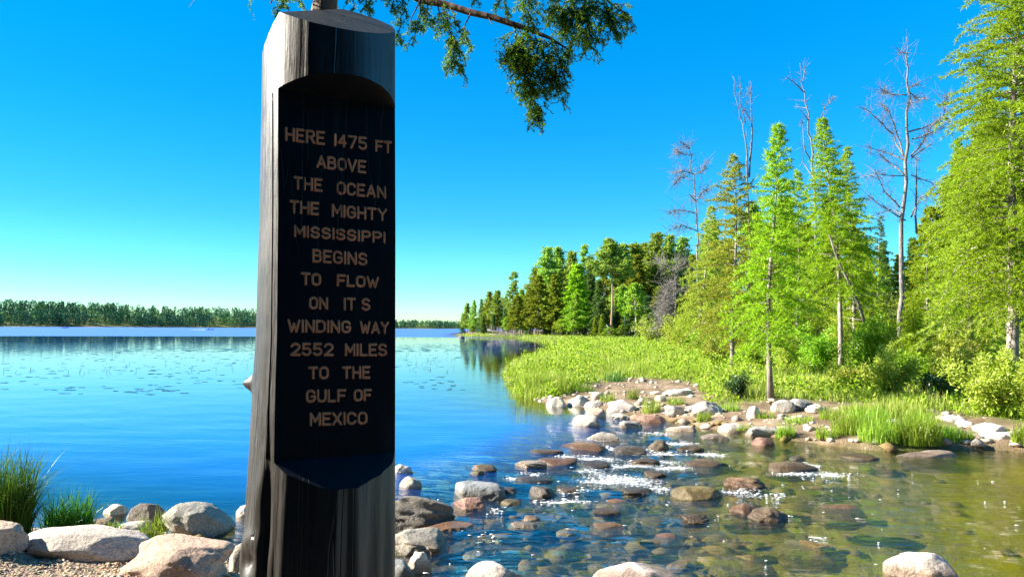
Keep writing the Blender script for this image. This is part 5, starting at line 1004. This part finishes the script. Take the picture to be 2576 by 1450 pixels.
whereB = ['left of the dark-trunked larch crown', 'just left of the dark larch trunk', 'behind the twin-stemmed dead tree', 'behind the left side of the slim bright larch', 'behind the right side of the slim bright larch', 'under the crooked dead tree', 'behind the tall narrow larch', 'right of the tall narrow larch', 'behind the bluish spruce', 'at the left edge of the tallest dead trunk',
          'straight behind the tallest dead trunk', 'at the right edge of the tallest dead trunk', 'left behind the small pointed larch', 'behind the small pointed larch', 'right of the small pointed larch', 'behind the broad yellow-green larch', 'behind the huge larch trunk', 'at the right edge behind the huge larch', 'outside the right edge, first', 'behind the pale thicket-like larch', 'beside the lone thin dead tree', 'outside the right edge, second', 'outside the right edge, third']
for (u, vt, dist, kind, var), wh in zip(BACK, whereB):
    if u > 2620: continue
    p = atd(u, 850, dist); p = Vector((p.x, dist, gz(p.x, dist) - .1)); H = atd(u, vt, dist).z - p.z
    grow(kind, var, None, p, H, 1.15 if kind != 'larch' else 1.0, 'background %s %s' % (rowlab[kind], wh), 'trees behind the bank larches', rgT.random() * 6.28)

# ------------------------------------------------------------------ far shores: woods that read as one mass
def wood(name, az0, az1, r0, depth, n, hmin, hmax, label, seed):
    rg = np.random.RandomState(seed); az = rg.uniform(az0, az1, n); rr = far_r(az) + r0 + depth * rg.rand(n) ** 1.2; P = np.c_[rr * np.sin(az), rr * np.cos(az)]; z = ground_z(P)[0]
    H = rg.uniform(hmin, hmax, n); m = 84; pts = []; dirs = []; sz = []
    f = rg.rand(n, m) ** .8; prof_ = np.where(rg.rand(n, 1) < .62, (1 - f) * 1.0 + .08, np.sin(np.pi * np.clip(f * .85 + .13, 0, 1)) * 1.0); a = rg.rand(n, m) * 6.283; R = H[:, None] * rg.uniform(.12, .24, (n, 1)) * prof_ * rg.uniform(.55, 1.1, (n, m))
    X = P[:, None, 0] + np.cos(a) * R; Y = P[:, None, 1] + np.sin(a) * R; Z = z[:, None] + H[:, None] * (.03 + .97 * f)
    Q = np.stack([X, Y, Z], -1).reshape(-1, 3); D = unit(np.stack([np.cos(a), np.sin(a), .4 + 0 * a], -1).reshape(-1, 3) + .5 * rg.normal(size=(n * m, 3))); L = np.repeat(H, m) * .105
    mb = MB(); mb.quads(leaves(Q, D, L, L * .75, rg))
    t = NT(name + '_leaves'); g = t.n('ShaderNodeNewGeometry'); tree = t.noise(0.035, 3, .7, t.pos())
    col = t.ramp(t.math('ADD', t.math('MULTIPLY', g.outputs['Random Per Island'], .25), t.math('MULTIPLY', tree, .8)), [(.25, (.045, .115, .075)), (.52, (.07, .165, .085)), (.64, (.10, .21, .08)), (.71, (.30, .46, .06))])
    d = t.n('ShaderNodeBsdfDiffuse'); t.l(col, d.inputs[0])
    return tag(obj(name, mb, t.done(d.outputs[0])), label, 'forest', kind='stuff')
wood('far_forest', -1.0, -.17, 6, 150, 2800, 7.5, 16.5, 'long low wooded hill on the far shore left of the post', 3)
def unseen_shade_woods():  # out-of-view trees added to block sky light and shade the ground by the post
    rg = np.random.RandomState(17); Q = []; D = []; tk = MB()
    for k in range(215):
        x = rg.uniform(-26, 34); y = -6 - 22 * rg.rand()
        if k >= 150: x = rg.uniform(-18, -5.0); y = rg.uniform(-6, -2.2)
        if k >= 185: x = rg.uniform(-16, -6.2); y = rg.uniform(-2.2, .8)
        H = rg.uniform(11, 17); z0 = gz(x, y); tk.tube([(x, y, z0 - .1), (x, y, z0 + H * .9)], [.16, .03], 6)
        m = 420; f = rg.rand(m); a = rg.rand(m) * 6.283; R = (2.4 * (1 - f) + .15) * rg.rand(m) ** .5; Q.append(np.stack([x + np.cos(a) * R, y + np.sin(a) * R, z0 + .4 + (H - .4) * f], 1)); D.append(np.stack([np.cos(a), np.sin(a), .2 + 0 * a], 1) + .5 * rg.normal(size=(m, 3)))
    Q = np.concatenate(Q); D = unit(np.concatenate(D)); mb = MB(); mb.quads(leaves(Q, D, .75, .55, rg)); o = obj('woods', mb, M['shade_darkened']); tag(o, 'unseen dark woods added behind the near bank to block sky light', 'forest', kind='stuff')
    obj('trunks', tk, M['bark_far'], o)
unseen_shade_woods()
wood('distant_forest', -.17, .06, 6, 90, 900, 6, 11, 'low distant strip of woods between the post and the wooded point', 4)

# ------------------------------------------------------------------ things on and by the lake
def flat_mat(name, col, rough=.5): t = NT(name); n = t.noise(8, 3, .5, t.coords()); return t.done(t.principled(t.mix(t.math('MULTIPLY', n, .4), col, tuple(c * .6 for c in col)), rough))
M['pad'] = flat_mat('lily_leaf', (.035, .085, .045), .25); M['hull'] = flat_mat('white_hull', (.8, .8, .78), .3); M['hull_dark'] = flat_mat('dark_hull', (.05, .07, .07), .4); M['red'] = flat_mat('red_hull', (.6, .05, .04), .35); M['cloth'] = flat_mat('jacket', (.04, .05, .09), .8); M['wake'] = flat_mat('wake_foam', (.85, .88, .9), .8)
def lily_mesh(seed):
    rg = np.random.RandomState(seed); n = 18; a = np.linspace(.18, 6.10, n); V = [(0, 0, .0)]; 
    for k, t in enumerate(a): V.append((math.cos(t), math.sin(t), .05 * rg.rand() * (1 + math.sin(t * 2 + seed))))
    V = np.array(V); V2 = V.copy(); V2[:, 2] -= .03; m = len(V); T = [(0, k, k + 1) for k in range(1, m - 1)] + [(m, m + k + 1, m + k) for k in range(1, m - 1)]; Q = [(k, m + k, m + k + 1, k + 1) for k in range(1, m - 1)] + [(0, m, m + 1, 1), (m - 1, 2 * m - 1, m, 0)]
    mb = MB(); mb.add(V, T=T, Q=Q); me = mb.mesh('lily_pad', True); me.materials.append(M['pad']); return me
LP = [lily_mesh(k) for k in range(4)]; rg = np.random.RandomState(12); made = 0
cl = [(rg.uniform(-60, 1180), 878 + 105 * rg.rand() ** 1.7) for _ in range(90)]
spots = []
while made < 300:
    cu, cvv = cl[rg.randint(len(cl))]; u = cu + rg.normal() * 60; v = cvv + rg.normal() * 6.0
    if v < 872 or v > 992 or (u > 660 and u < 990) or u > 1190 or u < -60: continue
    p = at(u, v, .004)
    if ground_z([p.xy[:]])[1][0] > -1: continue
    sz = rg.uniform(.06, .14) * (1 + (p.y > 45) * .4); o = bpy.data.objects.new('lily_pad', LP[made % 4]); C.objects.link(o); o.location = p; o.rotation_euler = (rg.normal() * .03, rg.normal() * .03, rg.rand() * 6.28); o.scale = (sz * rg.uniform(.9, 1.7), sz, sz)
    tag(o, 'green lily pad lying flat on the calm lake', 'lily pad', 'lily pads on the calm lake'); made += 1
mb = MB(); n = 900; k0 = 0
while k0 < n:
    u = rg.uniform(-60, 1190); v = 862 + 22 * rg.rand()
    if 662 < u < 990: continue
    p = at(u, v, .006); a = np.linspace(0, 6.283, 8)[:-1]; s_ = rg.uniform(.12, .26); V = np.stack([p.x + s_ * 1.4 * np.cos(a), p.y + s_ * np.sin(a), p.z + 0 * a + rg.rand() * .02], 1); mb.add(np.vstack([V, [[p.x, p.y, p.z + .01]]]), T=[(7, k, (k + 1) % 7) for k in range(7)]); k0 += 1
tag(obj('distant_lily_pads', mb, M['pad']), 'specks of far lily pads beyond the nearer ones', 'lily pads', kind='stuff')
mb = MB()
for k in range(200):
    u = rg.uniform(-60, 655) if rg.rand() < .6 else rg.uniform(995, 1150); v = 866 + 75 * rg.rand() ** 1.8
    p = at(u, v, -.02); h = rg.uniform(.06, .28); q = p + Vector((rg.normal() * .06, rg.normal() * .06, h)); mb.tube([p, p.lerp(q, .6), q + Vector((rg.normal() * .08, 0, -.02))], [.008, .007, .004], 3)
tag(obj('reed_stalks', mb, M['tuft']), 'thin reed stalks poking out of the calm lake', 'reeds', kind='stuff')

def hull_mesh(L, W, H):
    mb = MB(); ns = 12; V = []
    for i in range(ns + 1):
        f = i / ns; w_ = W / 2 * (1 - max(0, (f - .45) / .55) ** 2.2) * (.85 + .15 * min(1, f * 4)); z_ = H * (.8 + .35 * f ** 2); x = (f - .5) * L
        for sg_ in (-1, -.82, -.5, 0, .5, .82, 1):
            V.append((x, w_ * sg_, z_ * (abs(sg_) ** 2.2) + .04 * H - .18 * H * (1 - f)))
        for sg_ in (.86, .5, -.5, -.86): V.append((x, w_ * sg_, z_ * .92 if abs(sg_) > .8 else z_ * .55))
    m = 11; Q = [(i * m + k, i * m + (k + 1) % m, (i + 1) * m + (k + 1) % m, (i + 1) * m + k) for i in range(ns) for k in range(m)]; mb.add(V, Q=Q)
    mb.add(np.array(V[:m]), T=[(0, k + 1, k) for k in range(1, m - 1)]); return mb
def sitter(name, x, z, parent_loc, label):
    mb = MB(); 
    for a, b, r0, r1 in (((0, 0, 0), (.02, 0, .5), .17, .2), ((.02, 0, .5), (.03, 0, .62), .2, .08), ((0, .1, .05), (.38, .12, .1), .09, .07), ((0, -.1, .05), (.38, -.12, .1), .09, .07), ((.38, .12, .1), (.42, .12, -.28), .06, .05), ((.38, -.12, .1), (.42, -.12, -.28), .06, .05), ((.02, .2, .5), (.15, .27, .25), .06, .05), ((.15, .27, .25), (.36, .18, .22), .05, .04), ((.02, -.2, .5), (.15, -.27, .25), .06, .05), ((.15, -.27, .25), (.36, -.18, .22), .05, .04)): mb.tube([a, tuple((q + w_) / 2 for q, w_ in zip(a, b)), b], [r0, (r0 + r1) / 2, r1], 8)
    V, T = ICO[2]; mb.add(V * np.array([.10, .085, .12]) + np.array([.05, 0, .78]), T=T); o = obj(name, mb, M['cloth'], None, True); o.location = Vector(parent_loc) + Vector((x, 0, z)); return tag(o, label, 'person')
def boat(u, v, L, hullm, label, motor, rz, y=None):
    p = at(u, v, 0) if y is None else atd(u, v, y); p.z = 0 if y is None else gz(p.x, p.y) + .05; r = thing('motorboat' if motor else 'rowing_boat', p, label, 'boat', None, rz); obj('hull', hull_mesh(L, L * .36, .55), hullm, r, True)
    mb = MB(); 
    for x in (-.2, .15): mb.tube([(x * L, -L * .15, .34), (x * L, L * .15, .34)], .09, 6)
    obj('bench', mb, hullm, r)
    if motor:
        mb = MB(); mb.tube([(-.5 * L - .12, 0, .15), (-.5 * L - .12, 0, .62)], .09, 8); mb.tube([(-.5 * L - .12, 0, .62), (-.5 * L - .05, 0, .95)], [.17, .15], 8); obj('outboard_motor', mb, M['hull_dark'], r)
    return r, p
r, p = boat(528, 829, 4.6, M['hull'], 'white motorboat with wake speeding across the far lake', True, 0.0)
sitter('person', -.9, .38, p, 'person in a dark jacket steering the white motorboat')
mb = MB(); rgw = np.random.RandomState(3)
for k in range(160):
    f = rgw.rand() ** 1.3; x = -2.0 - 9 * f; y = rgw.normal() * (.25 + 1.0 * f); mb.add(ico(1)[0] * np.array([.45, .3, .14]) * (1.2 - f) + np.array([x, y, .04]), T=ico(1)[1])
o = obj('boat_wake', mb, M['wake'], None, True); o.location = p; tag(o, 'white foam churned up behind the speeding motorboat', 'wake', kind='stuff')
r, p = boat(162, 824.5, 5.2, M['hull_dark'], 'dark rowing boat low on the far lake at left', True, math.pi)
sitter('person', 1.5, .36, p, 'person sitting in the dark boat at left')
boat(19, 819.5, 4.2, M['red'], 'red rowing boat pulled up on the far shore at left', False, .3, 955)
boat(25, 820, 3.6, M['hull'], 'white rowing boat pulled up next to the red one', False, -.4, 958)

# fallen grey trunks at the tip of the wooded point
def fallen(u0, v0, u1, v1, dist, w_, label, seed):
    rg = np.random.RandomState(seed); a = atd(u0, v0, dist); b = atd(u1, v1, dist - 6); px = dist / FPX; mb = MB(); Q = [a.lerp(b, f) + Vector(rg.normal(size=3) * .06) for f in np.linspace(0, 1, 8)]; base = Vector(a)
    mb.tube([q - base for q in Q], [w_ * px * .5 * (1 - .7 * f) for f in np.linspace(0, 1, 8)], 6)
    o_t = thing('fallen_tree', base, label, 'fallen tree', 'fallen trunks at the point'); obj('trunk', mb, M['dead'], o_t, True); tw = MB()
    for k in range(34):
        f = rg.rand(); s_ = a.lerp(b, f) - base; e = s_ + Vector((rg.normal() * .6, rg.normal() * .8, rg.uniform(.1, 1.3))); tw.tube([s_, s_.lerp(e, .5) + Vector(rg.normal(size=3) * .1), e], [.05, .035, .015], 3, False)
    obj('twigs', tw, M['dead'], o_t)
fallen(1225, 828, 1318, 847, 160, 3.6, 'long grey fallen tree slanting from the point into the lake', 1); fallen(1248, 832, 1300, 841, 166, 3, 'shorter fallen tree behind the long grey one', 2); fallen(1232, 840, 1312, 845, 158, 2.6, 'low fallen branch lying at the water under the long grey one', 3)

# ------------------------------------------------------------------ the larch above the post
larch = thing('larch_tree', (PX, 3.5, 0), 'leaning larch behind the post with a bough hanging over it', 'tree')
LB = Vector((PX, 3.5, 0))
def lw(u, v, y): return atd(u, v, y) - LB
mb = MB(); TY = 3.5; tp = [(640, 2000), (665, 1700), (685, 1420), (716, 1080), (751, 700), (784, 340), (815, 0), (845, -330), (880, -760), (910, -1300), (940, -1900), (960, -2500)]; tw_ = [220, 160, 134, 142, 112, 86, 64, 56, 48, 40, 30, 14]
rgb = np.random.RandomState(2)
Qp, Qr = [], []
for k in range(len(tp) - 1):
    for s_ in np.linspace(0, 1, 8)[:-1]:
        Qp.append(lw(tp[k][0] + (tp[k + 1][0] - tp[k][0]) * s_, tp[k][1] + (tp[k + 1][1] - tp[k][1]) * s_, TY)); Qr.append((tw_[k] + (tw_[k + 1] - tw_[k]) * s_) / FPX * TY / 2)
mb.tube(Qp, Qr, 40); tm = mb.mesh('trunk', True)
co = np.empty(len(tm.vertices) * 3, np.float32); tm.vertices.foreach_get('co', co); co = co.reshape(-1, 3); nn = np.empty(len(co) * 3, np.float32); tm.vertices.foreach_get('normal', nn); nn = nn.reshape(-1, 3)
co = co + nn * (0.010 * fbm(co * np.array([16, 16, 5]), 3, 4, .6))[:, None]; tm.vertices.foreach_set('co', co.ravel().astype(np.float32)); tm.update(); obj('trunk', tm, M['bark'], larch)
TW = MB(); NP, ND = [], []
def twig(a, b, sag, r0, r1, n=7, needles=True, step=.011, jit=.02, rg=rgb):
    a = Vector(a); b = Vector(b); L = (b - a).length; P_ = []
    for k in range(n + 1):
        f = k / n; P_.append(a.lerp(b, f) + Vector((rg.normal() * jit * L * (0 < k), rg.normal() * jit * L * (0 < k), rg.normal() * jit * L * (0 < k) - sag * L * f * (1 - f))))
    TW.tube(P_, [r0 + (r1 - r0) * k / n for k in range(n + 1)], 5 if r0 > .004 else 3, False)
    if needles:
        m = max(2, int(L / step)); x = (np.arange(m) + rg.rand(m)) / m; A = np.array([tuple(v) for v in P_]); i0 = np.minimum((x * n).astype(int), n - 1); q = A[i0] + (A[i0 + 1] - A[i0]) * (x * n - i0)[:, None]
        NP.append(q); ND.append(unit(A[i0 + 1] - A[i0]) * .35 + unit(rg.normal(size=(m, 3))))
    return P_
def spray(u0, v0, u1, v1, y, wd, dens, seed, thick=.004):
    """hanging bough: a stem with side twigs drooping to both sides, each with finer twiglets"""
    rg = np.random.RandomState(seed); a = lw(u0, v0, y); b = lw(u1, v1, y + rg.normal() * .1); st_ = twig(a, b, 0.02, thick, .0012, 9, True, .016, .025, rg); L = (b - a).length; W_ = wd / FPX * y
    for k in range(dens):
        f = rg.rand() ** .8; i0 = min(int(f * 9), 8); s_ = st_[i0].lerp(st_[i0 + 1], f * 9 - i0); sg_ = 1 if k % 2 else -1
        e = s_ + Vector((sg_ * W_ * rg.uniform(.25, 1.0) * (1 - .35 * f), rg.normal() * W_ * .5, -W_ * rg.uniform(.15, 1.0)))
        q = twig(s_, e, -.12, .0018, .0007, 5, True, .012, .04, rg)
        for j in range(4):
            s2 = q[rg.randint(1, 5)]; e2 = s2 + Vector((rg.normal() * W_ * .22, rg.normal() * W_ * .22, -W_ * rg.uniform(.12, .5))); twig(s2, e2, 0, .0011, .0006, 3, True, .011, .05, rg)
YB = 3.3
bough = [(846, -150, 3.48), (930, -70, 3.45), (1057, 0, 3.4), (1120, 16, 3.36), (1183, 34, 3.33), (1237, 46, 3.3), (1290, 59, 3.28), (1335, 74, 3.26), (1385, 96, 3.25), (1430, 125, 3.24)]
bm_ = MB(); bm_.tube([lw(*q) + Vector(rgb.normal(size=3) * .004) for q in bough], [.020, .019, .0165, .0155, .015, .014, .0135, .011, .007, .003], 10); obj('bough', bm_, M['twig'], larch, True)
b2 = [(846, -420, 3.48), (1100, -260, 3.4), (1330, -120, 3.35), (1480, -40, 3.3), (1560, 30, 3.3)]; bm_ = MB(); bm_.tube([lw(*q) for q in b2], [.020, .017, .013, .008, .003], 10); obj('bough', bm_, M['bark'], larch, True)
b3 = [(840, -250, 3.48), (760, -110, 3.5), (700, -30, 3.5), (680, 10, 3.5)]; bm_ = MB(); bm_.tube([lw(*q) for q in b3], [.012, .009, .006, .003], 8); obj('bough', bm_, M['bark'], larch, True)
SPR = [(1112, 16, 1158, 182, 3.35, 42, 34), (1100, 10, 1140, 120, 3.38, 36, 16), (1060, 0, 1040, 110, 3.3, 34, 14), (1020, -30, 1000, 100, 3.45, 34, 14), (990, -60, 985, 30, 3.5, 40, 14), (940, -60, 925, 30, 3.5, 36, 10), (1080, 0, 1068, 70, 3.4, 30, 10), (1130, 18, 1190, 118, 3.3, 26, 12),
       (1325, 70, 1300, 190, 3.26, 66, 40), (1290, 66, 1321, 150, 3.28, 60, 26), (1318, 140, 1338, 225, 3.28, 50, 26), (1337, 210, 1348, 305, 3.28, 40, 34), (1345, 90, 1400, 220, 3.25, 60, 40), (1385, 96, 1420, 190, 3.24, 46, 26), (1300, 130, 1262, 148, 3.3, 26, 10), (1340, 220, 1392, 240, 3.28, 20, 8),
       (1330, -40, 1325, 50, 3.3, 50, 22), (1400, -60, 1405, 70, 3.3, 60, 36), (1470, -50, 1480, 110, 3.3, 60, 44), (1510, -30, 1540, 80, 3.3, 50, 30), (1545, 10, 1590, 50, 3.3, 36, 18), (1440, -40, 1440, 120, 3.25, 60, 36), (1260, -60, 1268, 20, 3.35, 40, 14), (1180, -60, 1200, 0, 3.4, 30, 8),
       (720, -40, 705, 22, 3.5, 30, 14), (745, -60, 750, 10, 3.5, 30, 10), (880, -80, 890, 25, 3.5, 34, 10), (910, -40, 930, 48, 3.45, 26, 8)]
for k, (u0, v0, u1, v1, y, wd, dens) in enumerate(SPR): spray(u0, v0, u1, v1, y, wd, dens, 200 + k)
for (u0, v0, u1, v1) in ((1335, 74, 1300, 70), (1325, 71, 1322, 140), (1183, 34, 1160, 90), (1057, 0, 1030, 60), (1225, 44, 1240, 62)): twig(lw(u0, v0, 3.3), lw(u1, v1, 3.28), 0, .004, .002, 4, False)
# crown above the picture that shades the post
rg = np.random.RandomState(31)
for k in range(46):
    t_ = rg.rand(); i0 = 7 + int(t_ * 4); u, v = tp[min(i0, 11)]; s_ = lw(u, v - 60 * rg.rand(), TY); a = rg.rand() * 6.283; L = rg.uniform(.5, 1.5) * (1.1 - .5 * t_)
    e = s_ + Vector((math.cos(a) * L, math.sin(a) * L, -.15 * L)); q = twig(s_, e, -.1, .008, .002, 6, True, .02, .03, rg)
    for j in range(14):
        s2 = q[rg.randint(1, 7)]; e2 = s2 + Vector((rg.normal() * .22, rg.normal() * .22, -rg.uniform(.05, .35))); twig(s2, e2, 0, .002, .0008, 4, True, .016, .04, rg)
obj('twigs', TW, M['twig'], larch); NP = np.concatenate(NP); ND = np.concatenate(ND); cr = MB(); cr.tris(blades(NP, ND, .017, .0032, 6, .9, rg)); obj('crown', cr, M['larch_near'], larch)
